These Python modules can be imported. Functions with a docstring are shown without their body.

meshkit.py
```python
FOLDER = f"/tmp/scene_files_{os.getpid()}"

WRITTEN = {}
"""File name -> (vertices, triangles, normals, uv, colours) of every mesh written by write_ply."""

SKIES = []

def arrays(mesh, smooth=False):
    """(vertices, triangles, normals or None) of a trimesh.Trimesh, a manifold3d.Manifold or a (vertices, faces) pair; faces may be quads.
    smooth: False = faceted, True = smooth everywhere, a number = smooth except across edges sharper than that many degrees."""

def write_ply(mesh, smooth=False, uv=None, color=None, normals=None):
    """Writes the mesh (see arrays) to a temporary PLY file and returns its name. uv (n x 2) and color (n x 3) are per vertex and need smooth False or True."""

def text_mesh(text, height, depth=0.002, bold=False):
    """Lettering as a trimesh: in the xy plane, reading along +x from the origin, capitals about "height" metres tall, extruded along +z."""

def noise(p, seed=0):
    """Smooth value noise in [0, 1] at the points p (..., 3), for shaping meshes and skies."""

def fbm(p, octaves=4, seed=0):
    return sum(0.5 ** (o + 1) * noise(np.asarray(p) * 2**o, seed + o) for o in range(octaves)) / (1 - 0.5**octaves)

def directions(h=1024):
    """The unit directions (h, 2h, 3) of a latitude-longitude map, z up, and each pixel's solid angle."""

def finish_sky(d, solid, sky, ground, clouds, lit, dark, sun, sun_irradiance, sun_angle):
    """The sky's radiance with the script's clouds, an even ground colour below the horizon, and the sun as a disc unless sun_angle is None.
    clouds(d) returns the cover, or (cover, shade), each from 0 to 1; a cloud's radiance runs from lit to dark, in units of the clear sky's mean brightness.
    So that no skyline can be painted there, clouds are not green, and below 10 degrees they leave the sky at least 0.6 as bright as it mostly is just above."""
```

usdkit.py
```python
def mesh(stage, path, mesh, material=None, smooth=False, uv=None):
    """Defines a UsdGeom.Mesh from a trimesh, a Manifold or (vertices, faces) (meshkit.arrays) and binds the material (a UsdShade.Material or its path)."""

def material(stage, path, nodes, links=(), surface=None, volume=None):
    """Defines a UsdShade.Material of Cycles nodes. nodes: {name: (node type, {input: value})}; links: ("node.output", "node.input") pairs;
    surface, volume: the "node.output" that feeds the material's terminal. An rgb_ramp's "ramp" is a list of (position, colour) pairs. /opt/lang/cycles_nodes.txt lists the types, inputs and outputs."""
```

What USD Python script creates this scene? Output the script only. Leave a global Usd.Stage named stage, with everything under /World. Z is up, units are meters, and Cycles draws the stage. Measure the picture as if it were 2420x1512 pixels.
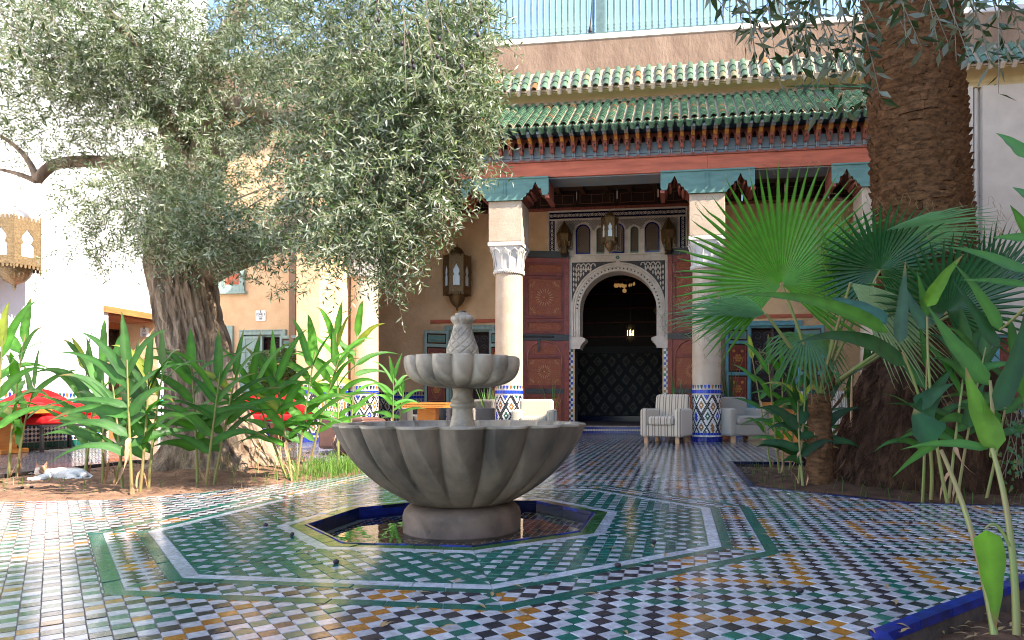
import math, random
import numpy as np, trimesh, manifold3d as m3
from shapely.geometry import Polygon, Point, box as sbox
from shapely import affinity
from pxr import Usd, UsdGeom, UsdLux, UsdShade, Sdf, Gf, Vt
import usdkit, meshkit

stage = Usd.Stage.CreateInMemory()
UsdGeom.SetStageUpAxis(stage, UsdGeom.Tokens.z)
UsdGeom.SetStageMetersPerUnit(stage, 1.0)
UsdGeom.Xform.Define(stage, '/World')
UsdGeom.Scope.Define(stage, '/World/Looks')

# ---------------------------------------------------------------- camera
EYE, YAW, FOC, CX, CY = 0.65, math.radians(7.6), 1650.0, 1384.0, 952.0     # lens in units of a 2420 pixel wide frame
cam = UsdGeom.Camera.Define(stage, '/World/camera')
cam.CreateHorizontalApertureAttr(36.0)
cam.CreateVerticalApertureAttr(22.5)
cam.CreateFocalLengthAttr(36.0 * FOC / 2420)
cam.CreateHorizontalApertureOffsetAttr(-(CX - 1210) / 2420 * 36)
cam.CreateVerticalApertureOffsetAttr((CY - 756) / 2420 * 36)
cam.CreateClippingRangeAttr(Gf.Vec2f(0.05, 2000))
cam.CreateExposureAttr(2.15)
cam.AddTranslateOp().Set(Gf.Vec3d(0, 0, EYE))
cam.AddRotateZOp().Set(math.degrees(YAW))
cam.AddRotateXOp().Set(90.0)

# ---------------------------------------------------------------- sky and sun
SUN = np.array([0.70, -0.27, 0.68]); SUN /= np.linalg.norm(SUN)
EL, ROT = math.asin(SUN[2]), math.atan2(SUN[0], SUN[1])
usdkit.material(stage, '/World/Looks/sky', {
    'sky': ('sky_texture', {'sky_type': 'single_scattering', 'sun_disc': False, 'sun_elevation': EL, 'sun_rotation': ROT, 'aerosol_density': 0.5, 'ozone_density': 2.0}),
    'bg': ('background_shader', {'strength': 0.15})}, [('sky.color', 'bg.color')], surface='bg.background')
dome = UsdLux.DomeLight.Define(stage, '/World/sky')
UsdShade.MaterialBindingAPI.Apply(dome.GetPrim()).Bind(UsdShade.Material.Get(stage, '/World/Looks/sky'))
sun = UsdLux.DistantLight.Define(stage, '/World/sun')
sun.CreateIntensityAttr(1.0); sun.CreateAngleAttr(0.5); sun.CreateNormalizeAttr(True)
sun.CreateColorAttr(Gf.Vec3f(1.0, 0.93, 0.82))
sun.AddRotateZOp().Set(math.degrees(math.atan2(SUN[1], SUN[0])) + 90)
sun.AddRotateXOp().Set(90 - math.degrees(EL))

# ---------------------------------------------------------------- surveying: where a line of sight meets a plane of the place
FX, FY = -math.sin(YAW), math.cos(YAW)
def sight(px, py):
    a, b = (px - CX) / FOC, (CY - py) / FOC
    return np.array([a * FY + FX, a * -FX + FY, b])
def G(px, py, z=0.0):
    d = sight(px, py); s = (z - EYE) / d[2]; return d * s + [0, 0, EYE]
def PY(px, py, Y):
    d = sight(px, py); s = Y / d[1]; return d * s + [0, 0, EYE]
def PX(px, py, X):
    d = sight(px, py); s = X / d[0]; return d * s + [0, 0, EYE]
def D(px, py, zc):
    return sight(px, py) * zc + [0, 0, EYE]
def depth(p): return p[0] * FX + p[1] * FY

# ---------------------------------------------------------------- prims
_used = {}
def uniq(parent, name):
    k = parent + '/' + name; n = _used.get(k, 0); _used[k] = n + 1
    return k if n == 0 else '%s_%03d' % (k, n)
def props(prim, label=None, cat=None, group=None, kind=None):
    for k, v in (('label', label), ('category', cat), ('group', group), ('kind', kind)):
        if v: prim.SetCustomDataByKey(k, v)
def thing(name, label=None, cat=None, group=None, kind=None, loc=None, rz=0):
    p = uniq('/World', name); x = UsdGeom.Xform.Define(stage, p)
    if loc is not None:
        x.AddTranslateOp().Set(Gf.Vec3d(*[float(c) for c in loc])); x.AddRotateZOp().Set(math.degrees(rz))
    props(x.GetPrim(), label, cat, group, kind); return p
class LM(tuple): pass
def part(parent, name, mesh, mat, smooth=False, label=None, kind=None, col=None, cat=None, group=None):
    p = uniq(parent, name)
    m = usdkit.mesh(stage, p, mesh, MAT[mat], smooth, uv=getattr(mesh, 'uv', None))
    if col is not None and np.ndim(col) == 2 and smooth not in (True, False): col = np.asarray(col)[0]
    if col is not None and np.ndim(col) == 1:
        UsdGeom.PrimvarsAPI(m).CreatePrimvar('Cd', Sdf.ValueTypeNames.Color3fArray, 'constant').Set(Vt.Vec3fArray([Gf.Vec3f(*map(float, col))]))
    elif col is not None:
        UsdGeom.PrimvarsAPI(m).CreatePrimvar('Cd', Sdf.ValueTypeNames.Color3fArray, 'vertex').Set(Vt.Vec3fArray.FromNumpy(np.asarray(col, np.float32)))
    props(m.GetPrim(), label, cat, group, kind); return p
def solo(name, mesh, mat, label=None, cat=None, group=None, kind=None, smooth=False, col=None):
    return part('/World', name, mesh, mat, smooth, label, kind, col, cat, group)
def copy(src, loc, rz=0, label=None, group=None, scale=1.0):
    """another of a kind: references the first one"""
    sp = stage.GetPrimAtPath(src); was = sp.GetCustomData()
    p = uniq('/World', src.split('/')[-1]); x = UsdGeom.Xform.Define(stage, p)
    x.GetPrim().GetReferences().AddInternalReference(src)
    x.ClearXformOpOrder()
    x.AddTranslateOp().Set(Gf.Vec3d(*[float(c) for c in loc])); x.AddRotateZOp().Set(math.degrees(rz))
    if scale != 1.0: x.AddScaleOp().Set(Gf.Vec3f(scale))
    x.SetXformOpOrder(x.GetOrderedXformOps())
    x.GetPrim().SetInstanceable(True)
    props(x.GetPrim(), label or was.get('label'), was.get('category'), group or was.get('group')); return p

# ---------------------------------------------------------------- shapes: (vertices, triangles)
def tri(f):
    f = np.asarray(f, int)
    return f if f.shape[1] == 3 else np.vstack([f[:, [0, 1, 2]], f[:, [0, 2, 3]]])
def J(*ms):
    ms = [m for m in ms if m is not None and len(m[0])]
    vs, fs, n = [], [], 0
    for v, f in ms:
        v = np.asarray(v, float); vs.append(v); fs.append(tri(f) + n); n += len(v)
    return np.vstack(vs), np.vstack(fs)
BF = np.array([[0, 3, 2, 1], [4, 5, 6, 7], [0, 1, 5, 4], [1, 2, 6, 5], [2, 3, 7, 6], [3, 0, 4, 7]])
def box(x0, x1, y0, y1, z0, z1):
    v = np.array([[x0, y0, z0], [x1, y0, z0], [x1, y1, z0], [x0, y1, z0], [x0, y0, z1], [x1, y0, z1], [x1, y1, z1], [x0, y1, z1]], float)
    return v, tri(BF)
def rbox(x0, x1, y0, y1, z0, z1, r, n=8):
    """box with rounded edges"""
    s = m3.Manifold.sphere(r, n)
    hs = [s.translate([x, y, z]) for x in (x0 + r, x1 - r) for y in (y0 + r, y1 - r) for z in (z0 + r, z1 - r)]
    return mani(m3.Manifold.batch_hull(hs))
def mani(m):
    q = m.to_mesh(); return np.array(q.vert_properties[:, :3], float), np.array(q.tri_verts, int)
def toman(m):
    return m3.Manifold(m3.Mesh(np.asarray(m[0], np.float32), np.asarray(m[1], np.uint32)))
def xf(m, loc=(0, 0, 0), rz=0, rx=0, ry=0, s=1.0):
    v = np.asarray(m[0], float) * s
    for a, ang in ((0, rx), (1, ry), (2, rz)):
        if ang:
            c, q = math.cos(ang), math.sin(ang); i, j = [(1, 2), (2, 0), (0, 1)][a]
            v = v.copy(); vi, vj = v[:, i].copy(), v[:, j].copy(); v[:, i] = c * vi - q * vj; v[:, j] = q * vi + c * vj
    return v + np.asarray(loc, float), m[1]
def lathe(prof, n=32, flute=None):
    prof = np.asarray(prof, float); a = np.arange(n) * 2 * np.pi / n
    R = prof[:, 0][:, None] * np.ones(n)[None]
    if flute is not None: R = R * flute(a[None], np.arange(len(prof))[:, None] / (len(prof) - 1))
    v = np.stack([R * np.cos(a), R * np.sin(a), prof[:, 1][:, None] * np.ones(n)[None]], -1).reshape(-1, 3)
    i, j = np.meshgrid(np.arange(len(prof) - 1), np.arange(n), indexing='ij')
    q = np.stack([i * n + j, i * n + (j + 1) % n, (i + 1) * n + (j + 1) % n, (i + 1) * n + j], -1).reshape(-1, 4)
    return v, tri(q)
def tube(pts, rad, n=8, cap=True, squash=None):
    p = np.asarray(pts, float); rad = np.broadcast_to(np.asarray(rad, float), (len(p),))
    t = np.gradient(p, axis=0); t /= np.linalg.norm(t, axis=1, keepdims=True) + 1e-12
    ref = np.array([0, 0, 1.0]) if abs(t[:, 2]).mean() < 0.9 else np.array([1.0, 0, 0])
    a = np.cross(t, ref); a /= np.linalg.norm(a, axis=1, keepdims=True) + 1e-12
    b = np.cross(t, a); g = np.arange(n) * 2 * np.pi / n
    v = p[:, None] + rad[:, None, None] * (np.cos(g)[None, :, None] * a[:, None] + np.sin(g)[None, :, None] * b[:, None])
    i, j = np.meshgrid(np.arange(len(p) - 1), np.arange(n), indexing='ij')
    q = tri(np.stack([i * n + j, (i + 1) * n + j, (i + 1) * n + (j + 1) % n, i * n + (j + 1) % n], -1).reshape(-1, 4))
    v = v.reshape(-1, 3)
    if cap:
        k = len(v); v = np.vstack([v, p[:1], p[-1:]])
        e = np.arange(n); o = (len(p) - 1) * n
        q = np.vstack([q, np.stack([np.full(n, k), e, (e + 1) % n], 1), np.stack([np.full(n, k + 1), o + (e + 1) % n, o + e], 1)])
    return v, q
def extr(poly, h):
    """polygon in xy, extruded along +z"""
    if not isinstance(poly, Polygon) and not hasattr(poly, 'geoms'): poly = Polygon(poly)
    out = []
    for g in getattr(poly, 'geoms', [poly]):
        if g.area > 1e-9:
            t = trimesh.creation.extrude_polygon(g, h, engine='earcut'); out.append((np.array(t.vertices), np.array(t.faces)))
    return J(*out) if out else None
def pY(poly, y0, y1):
    """polygon in xz, standing, from y0 (nearer) to y1"""
    v, f = extr(poly, y1 - y0); return np.stack([v[:, 0], y1 - v[:, 2], v[:, 1]], 1), f
def pX(poly, x0, x1):
    """polygon in yz, from x0 to x1"""
    v, f = extr(poly, x1 - x0); return np.stack([x0 + v[:, 2], v[:, 0], v[:, 1]], 1), f
def ring(outer, inner): return Polygon(outer).difference(Polygon(inner))
def arc(cx, cz, r, a0, a1, n=16):
    return [(cx + r * math.cos(math.radians(a0 + (a1 - a0) * k / n)), cz + r * math.sin(math.radians(a0 + (a1 - a0) * k / n))) for k in range(n + 1)]
def archpoly(cx, z0, zs, r, n=16):
    """upright opening with a round head: half width r, springing at zs"""
    return Polygon([(cx - r, z0), (cx + r, z0)] + arc(cx, zs, r, 0, 180, n))
def bez(p0, p1, p2, n=8):
    t = np.linspace(0, 1, n + 1)[:, None]; p0, p1, p2 = map(np.asarray, (p0, p1, p2))
    return (1 - t) ** 2 * p0 + 2 * t * (1 - t) * p1 + t ** 2 * p2
def icos(r=1.0, sub=1, sq=(1, 1, 1)):
    s = trimesh.creation.icosphere(sub, r); return np.array(s.vertices) * sq, np.array(s.faces)
def sub3(m, times):
    v, f = np.asarray(m[0], float), np.asarray(m[1])
    for _ in range(times): v, f = trimesh.remesh.subdivide(v, f)
    return v, f

# ---------------------------------------------------------------- materials
MAT = {}
def mat(name, c1, c2=None, rough=0.6, scale=5.0, bump=0.0, bscale=40.0, spec=0.5, metal=0.0, vc=False, vvar=0.25, rvar=0.0, detail=4.0, stretch=None, coat=0.0, trans=0.0, leaf=None, sheen=0.0, obj=False, lo=.35, hi=.65, island=0.0, emit=None, estr=0.0):
    N, L = {'g': ('geometry', {}), 'p': ('principled_bsdf', {'roughness': rough, 'specular_ior_level': spec, 'metallic': metal, 'coat_weight': coat, 'coat_roughness': 0.10, 'sheen_weight': sheen})}, []
    src = 'g.position'
    if obj: N['tc'] = ('texture_coordinate', {}); src = 'tc.object'
    if stretch:
        N['mp'] = ('mapping', {'scale': stretch}); L.append((src, 'mp.vector')); src = 'mp.vector'
    N['n'] = ('noise_texture', {'scale': scale, 'detail': detail, 'roughness': 0.6}); L.append((src, 'n.vector'))
    N['mr'] = ('map_range', {'from_min': lo, 'from_max': hi, 'to_min': 0.0, 'to_max': 1.0, 'clamp': True}); L.append(('n.fac', 'mr.value'))
    if vc:
        N['a'] = ('attribute', {'attribute': 'Cd'})
        N['m2'] = ('map_range', {'from_min': 0.25, 'from_max': 0.75, 'to_min': 1 - vvar, 'to_max': 1 + vvar}); L.append(('n.fac', 'm2.value'))
        N['mx'] = ('vector_math', {'math_type': 'scale'}); L += [('a.color', 'mx.vector1'), ('m2.result', 'mx.scale')]
        colour = 'mx.vector'
    else:
        c2 = c2 or tuple(min(1, c * 0.8) for c in c1)
        N['mx'] = ('mix_color', {'a': c1, 'b': c2}); L.append(('mr.result', 'mx.fac')); colour = 'mx.result'
    if island:
        N['mi'] = ('map_range', {'from_min': 0, 'from_max': 1, 'to_min': 1 - island, 'to_max': 1 + island}); L.append(('g.random_per_island', 'mi.value'))
        N['ms'] = ('vector_math', {'math_type': 'scale'}); L += [(colour, 'ms.vector1'), ('mi.result', 'ms.scale')]; colour = 'ms.vector'
    L.append((colour, 'p.base_color'))
    if rvar:
        N['n3'] = ('noise_texture', {'scale': scale * 1.7, 'detail': 3.0}); L.append((src, 'n3.vector'))
        N['rr'] = ('map_range', {'from_min': .3, 'from_max': .7, 'to_min': max(.02, rough - rvar), 'to_max': rough + rvar, 'clamp': True})
        L += [('n3.fac', 'rr.value'), ('rr.result', 'p.roughness')]
    if bump:
        N['n2'] = ('noise_texture', {'scale': bscale, 'detail': 5.0, 'roughness': 0.65}); L.append((src, 'n2.vector'))
        N['b'] = ('bump', {'strength': 0.8, 'distance': bump}); L += [('n2.fac', 'b.height'), ('b.normal', 'p.normal')]
    if emit: N['p'][1]['emission_color'] = emit; N['p'][1]['emission_strength'] = estr
    out = 'p.BSDF'
    if leaf:
        N['t'] = ('translucent_bsdf', {'color': leaf}); N['mc'] = ('mix_closure', {'fac': trans}); L += [('p.BSDF', 'mc.closure1'), ('t.BSDF', 'mc.closure2')]
        if vc:
            N['tm'] = ('vector_math', {'math_type': 'multiply', 'vector2': leaf}); L += [(colour, 'tm.vector1'), ('tm.vector', 't.color')]
        out = 'mc.closure'
    MAT[name] = usdkit.material(stage, '/World/Looks/' + name, N, L, surface=out)

def pane(name, tint, rough=0.03, ior=1.5):
    MAT[name] = usdkit.material(stage, '/World/Looks/' + name, {
        'f': ('fresnel', {'IOR': ior}), 't': ('transparent_bsdf', {'color': tint}), 'g': ('glossy_bsdf', {'color': (1, 1, 1), 'roughness': rough}),
        'n': ('noise_texture', {'scale': 9.0, 'detail': 2.0}), 'b': ('bump', {'strength': 0.25, 'distance': 0.003}), 'm': ('mix_closure', {})},
        [('f.fac', 'm.fac'), ('t.BSDF', 'm.closure1'), ('g.BSDF', 'm.closure2'), ('n.fac', 'b.height'), ('b.normal', 'g.normal')], surface='m.closure')

# walls
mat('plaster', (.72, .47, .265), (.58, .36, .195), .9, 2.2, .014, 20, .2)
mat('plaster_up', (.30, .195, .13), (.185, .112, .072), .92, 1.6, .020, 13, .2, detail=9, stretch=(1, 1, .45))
mat('plaster_pale', (.45, .355, .26), (.38, .285, .2), .9, 3.0, .008, 30, .2)
mat('plaster_cream', (.52, .39, .20), (.46, .33, .165), .9, 2.0, .006, 20, .2)
mat('plaster_light', (.60, .50, .41), (.52, .43, .35), .9, 3.0, .006, 20, .2)
mat('white_wall', (.62, .615, .615), (.55, .545, .545), .9, .9, .008, 14, .2, detail=8)
mat('stucco', (.68, .60, .51), (.56, .48, .40), .85, 8, .004, 60, .2)
mat('stucco_dark', (.10, .09, .085), (.05, .05, .055), .9, 30, 0, 40, .2)
mat('capital_white', (.55, .51, .455), (.45, .41, .36), .8, 6, .003, 50, .2)
# floor and ground
mat('glaze', (1, 1, 1), rough=.14, vc=True, scale=35, vvar=.32, rvar=.07, bump=.0009, bscale=24, spec=.55, coat=.18)
mat('glaze_wall', (1, 1, 1), rough=.22, vc=True, scale=30, vvar=.2, rvar=.08, bump=.0006, bscale=60)
mat('grout', (.21, .15, .125), (.13, .10, .085), .6, 18, .002, 90, .3)
mat('grout_wall', (.50, .44, .38), (.40, .35, .30), .8, 25)
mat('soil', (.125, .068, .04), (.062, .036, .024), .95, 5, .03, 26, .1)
mat('soil_sunlit', (.27, .155, .098), (.15, .083, .052), .95, 6, .03, 26, .1)  # reddish soil, colour raised to stand in for sun on the left bed
mat('earth', (.16, .11, .08), (.12, .08, .06), .95, 2)
mat('kerb_side', (.075, .055, .045), (.04, .03, .03), .9, 15, .006, 40, .2)
mat('blue_glaze', (.008, .02, .19), (.005, .010, .08), .18, 12, .0008, 50)
mat('blue_dark', (.006, .010, .045), (.005, .007, .025), .16, 6, .0008, 50)
mat('terrace_slab', (.45, .33, .24), (.38, .27, .19), .9, 3)
# stone, metal, wood
mat('marble', (.31, .245, .175), (.085, .069, .053), .4, 5.5, .002, 60, .4, detail=11, lo=.46, hi=.70)
mat('marble_grey_shaded', (.185, .130, .086), (.052, .039, .028), .42, 5.0, .002, 60, .35, detail=11, lo=.36, hi=.70, stretch=(1, 1, .5))  # stained grey-brown marble, darkened further to paint in the lower bowl's shade
mat('marble_base', (.17, .115, .085), (.10, .07, .052), .6, 7, .002, 70, .3, detail=8)
mat('red_beam', (.52, .135, .07), (.34, .085, .045), .7, 3.0, .004, 40, .3, stretch=(.5, 1, 4))
mat('red_wood', (.20, .035, .02), (.12, .02, .014), .5, 8, .003, 60, .4)
mat('red_bracket', (.30, .085, .05), (.16, .05, .035), .7, 14, .003, 60, .3)
mat('ochre_wood', (.42, .20, .035), (.25, .09, .03), .7, 20, .002, 60, .3)
mat('grey_blue_wood', (.17, .215, .235), (.27, .17, .12), .75, 9, .002, 60, .3, lo=.48, hi=.75)
mat('blue_wood', (.03, .075, .10), (.02, .045, .06), .7, 10)
mat('teal_wood', (.115, .22, .185), (.085, .165, .14), .6, 5, .002, 60, .3, stretch=(.6, 1, 3))
mat('teal_pale', (.30, .385, .335), (.22, .29, .25), .65, 9, .003, 60, .3, stretch=(3, 3, .6))
mat('teal_bright', (.12, .30, .33), (.10, .22, .25), .6, 9, .003, 60, .3)
mat('rail_teal', (.115, .165, .145), (.08, .12, .108), .5, 12, .002, 60, .4)
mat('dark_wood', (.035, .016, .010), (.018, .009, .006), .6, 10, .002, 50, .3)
mat('lattice_wood', (.34, .25, .175), (.24, .17, .12), .8, 40)
mat('lattice_back', (.11, .065, .04), (.06, .035, .022), .8, 30)
mat('painted_ceiling', (.10, .045, .022), (.02, .012, .009), .6, 26, .003, 50, .3, detail=6)
mat('orange_wood', (.56, .21, .035), (.44, .15, .025), .35, 6, .001, 60, .5, stretch=(1, 1, 6))
mat('orange_door', (.36, .12, .04), (.26, .08, .03), .5, 6, .002, 60, .4, stretch=(4, 4, .6))
mat('lintel_wood', (.36, .17, .05), (.26, .11, .035), .55, 6, .003, 60, .4, stretch=(1, .5, 4))
mat('pale_leg', (.50, .30, .16), (.40, .23, .12), .5, 12)
mat('door_red', (.27, .036, .020), (.17, .022, .014), .42, 7, .002, 50, .45)
mat('door_carved', (.34, .085, .026), (.15, .034, .016), .5, 55, .006, 90, .4, detail=6)
mat('door_line', (.36, .14, .06), (.28, .09, .04), .5, 30)
mat('gold_inlay', (.46, .24, .075), (.36, .17, .05), .4, 40)
mat('iron', (.018, .018, .019), (.03, .028, .027), .45, 20, .001, 90, .5)
mat('brass', (.20, .115, .042), (.07, .038, .016), .45, 55, .005, 120, .5, metal=.6, detail=6)
mat('brass_bright', (.27, .18, .085), (.12, .075, .035), .42, 50, .005, 120, .5, metal=.5, detail=6)
mat('silver_dome', (.36, .33, .31), (.28, .25, .23), .35, 8, .001, 60, .5, metal=.8)
mat('lamp_glass', (.62, .66, .66), (.55, .60, .60), .3, 5, 0, 40, .5)
mat('lamp_lit', (.8, .6, .3), (.8, .6, .3), .4, 5, emit=(1.0, .62, .22), estr=3.0)
mat('crystal', (.55, .34, .14), (.4, .24, .1), .15, 10, emit=(1.0, .55, .18), estr=.06)
mat('terracotta', (.42, .16, .085), (.36, .13, .07), .8, 6)
mat('roof_green', (1, 1, 1), rough=.25, vc=True, scale=30, vvar=.35, rvar=.12, bump=.001, bscale=60)
mat('mortar', (.44, .33, .235), (.33, .24, .17), .95, 14, .006, 50, .1)
# cloth and leather
mat('cream_cloth', (1, 1, 1), rough=.95, vc=True, scale=130, vvar=.12, bump=.002, bscale=220, spec=.1, sheen=.2)
mat('boucle', (.35, .31, .25), (.23, .20, .16), .98, 170, .006, 190, .1, sheen=.3)
mat('dark_cloth', (.085, .075, .065), (.05, .045, .04), .98, 150, .003, 190, .1, sheen=.2)
mat('red_cloth', (.50, .010, .010), (.40, .006, .008), .75, 7, .003, 30, .25)
mat('brown_leather', (.16, .072, .055), (.10, .045, .036), .42, 6, .003, 50, .45)
mat('dark_leather', (.06, .026, .022), (.035, .016, .014), .32, 8, .002, 60, .5)
mat('stitch', (.45, .36, .28), (.4, .32, .25), .8, 20)
mat('sign_white', (.80, .79, .75), (.76, .75, .71), .5, 5)
mat('ink', (.04, .04, .045), (.03, .03, .03), .6, 5)
mat('painted', (1, 1, 1), rough=.5, vc=True, scale=30, vvar=.15)
# plants
mat('bark', (.40, .29, .205), (.15, .10, .07), .95, 9, .05, 24, .1, stretch=(1, 1, .3), detail=8)
mat('palm_bark', (.165, .078, .036), (.058, .029, .015), .95, 16, .012, 70, .1, detail=9, stretch=(1, 1, 2.6))
mat('palm_fibre', (.085, .042, .024), (.032, .017, .011), .98, 24, .03, 60, .1, stretch=(1, 1, .35))
mat('olive_leaf', (1, 1, 1), rough=.36, vc=True, scale=2.0, vvar=.25, spec=.6, trans=.30, leaf=(1.35, 1.55, .7), island=.35)
mat('olive_leaf_shaded', (1, 1, 1), rough=.5, vc=True, scale=3.0, vvar=.25, spec=.22, trans=.22, leaf=(1.3, 1.4, .6), island=.3)  # duller leaf for the near boughs, whose shade is painted in by tint
mat('glaze_dull', (1, 1, 1), rough=.55, vc=True, scale=30, vvar=.2, spec=.25)
mat('big_leaf', (1, 1, 1), rough=.34, vc=True, scale=14, vvar=.16, spec=.45, trans=.38, leaf=(2.0, 2.3, .7), bump=.0015, bscale=30)
def leafmat(name, rough, trans, gain):
    MAT[name] = usdkit.material(stage, '/World/Looks/' + name, {
        'a': ('attribute', {'attribute': 'Cd'}), 'st': ('attribute', {'attribute': 'st'}), 'sx': ('separate_xyz', {}), 'ab': ('math', {'math_type': 'absolute'}),
        'ml': ('math', {'math_type': 'multiply', 'value2': 15.0}), 'my': ('math', {'math_type': 'multiply', 'value2': 40.0}), 'ad': ('math', {'math_type': 'subtract'}), 'm6': ('math', {'math_type': 'multiply', 'value2': 3.0}), 'si': ('math', {'math_type': 'sine'}),
        'g': ('geometry', {}), 'n': ('noise_texture', {'scale': 11.0, 'detail': 5.0}), 'mr': ('map_range', {'from_min': .3, 'from_max': .7, 'to_min': .74, 'to_max': 1.22}), 'vr': ('map_range', {'from_min': -1.0, 'from_max': 1.0, 'to_min': .95, 'to_max': 1.03}), 'mm': ('math', {'math_type': 'multiply'}),
        'sc': ('vector_math', {'math_type': 'scale'}), 'tm': ('vector_math', {'math_type': 'multiply', 'vector2': gain}), 'b': ('bump', {'strength': .28, 'distance': .0010}),
        'rr': ('map_range', {'from_min': .3, 'from_max': .7, 'to_min': rough - .08, 'to_max': rough + .16}),
        'p': ('principled_bsdf', {'roughness': rough, 'specular_ior_level': .32}), 't': ('translucent_bsdf', {}), 'mc': ('mix_closure', {'fac': trans})},
        [('st.vector', 'sx.vector'), ('sx.x', 'ab.value1'), ('ab.value', 'ml.value1'), ('sx.y', 'my.value1'), ('my.value', 'ad.value1'), ('ml.value', 'ad.value2'), ('ad.value', 'm6.value1'), ('m6.value', 'si.value1'), ('si.value', 'b.height'), ('b.normal', 'p.normal'),
         ('g.position', 'n.vector'), ('n.fac', 'mr.value'), ('si.value', 'vr.value'), ('mr.result', 'mm.value1'), ('vr.result', 'mm.value2'), ('a.color', 'sc.vector1'), ('mm.value', 'sc.scale'), ('sc.vector', 'p.base_color'), ('sc.vector', 'tm.vector1'), ('tm.vector', 't.color'), ('n.fac', 'rr.value'), ('rr.result', 'p.roughness'), ('p.BSDF', 'mc.closure1'), ('t.BSDF', 'mc.closure2')], surface='mc.closure')
leafmat('vein_leaf', .40, .33, (1.9, 2.5, .4))
mat('grass_blade', (1, 1, 1), rough=.5, vc=True, scale=8, vvar=.2, trans=.4, leaf=(1.8, 2.0, .9), island=.3)
mat('twig', (.20, .16, .11), (.12, .095, .065), .85, 20)
mat('stem_green', (.17, .22, .05), (.22, .15, .06), .5, 9, stretch=(1, 1, .4))
mat('dry_sheath', (.46, .27, .15), (.34, .19, .10), .9, 12, stretch=(1, 1, .3))
mat('olive_fruit', (.014, .010, .014), (.028, .016, .02), .5, 20, 0, 40, .3)
mat('dry_leaf', (.27, .165, .055), (.17, .105, .045), .7, 9, obj=True)
mat('fur', (1, 1, 1), rough=.95, vc=True, scale=60, vvar=.15, bump=.004, bscale=150, sheen=.3)
pane('water', (.80, .88, .84), .015, 1.33)
pane('window_glass', (.75, .80, .82), .02, 1.5)
# ================================================================ the courtyard floor
import shapely
rng = np.random.default_rng(7); random.seed(7)
WHITE, OCHRE, GREEN, BLACK, BLUE = (.35, .34, .36), (.26, .105, .016), (.006, .078, .058), (.016, .016, .022), (.012, .04, .32)
C0 = np.array([-1.235, 3.80])
def octa(a, c=C0):
    R = a / math.cos(math.pi / 8)
    return Polygon([(c[0] + R * math.cos(math.pi / 8 + k * math.pi / 4), c[1] + R * math.sin(math.pi / 8 + k * math.pi / 4)) for k in range(8)])
BED_L = Polygon([(-6.1, 3.95), (-4.6, 4.0), (-3.75, 4.24), (-3.42, 4.72), (-2.88, 5.85), (-2.9, 7.3), (-6.1, 7.15)])
BED_R = Polygon([(.54, 5.54), (1.50, 4.73), (2.15, 4.66), (6.55, 4.66), (6.55, 7.86), (.54, 7.86)])
BED_N = Polygon([(.534, .2), (.534, 2.07), (1.40, 2.94), (6.55, 2.94), (6.55, .2)])
FIELD = sbox(-9.1, -.2, 6.6, 15.2)
PAVED = FIELD.difference(BED_L).difference(BED_R).difference(BED_N)
def slab(parent, name, poly, z0, z1, m, **k):
    v, f = extr(poly, z1 - z0); return part(parent, name, (v + [0, 0, z0], f), m, **k)

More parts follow.
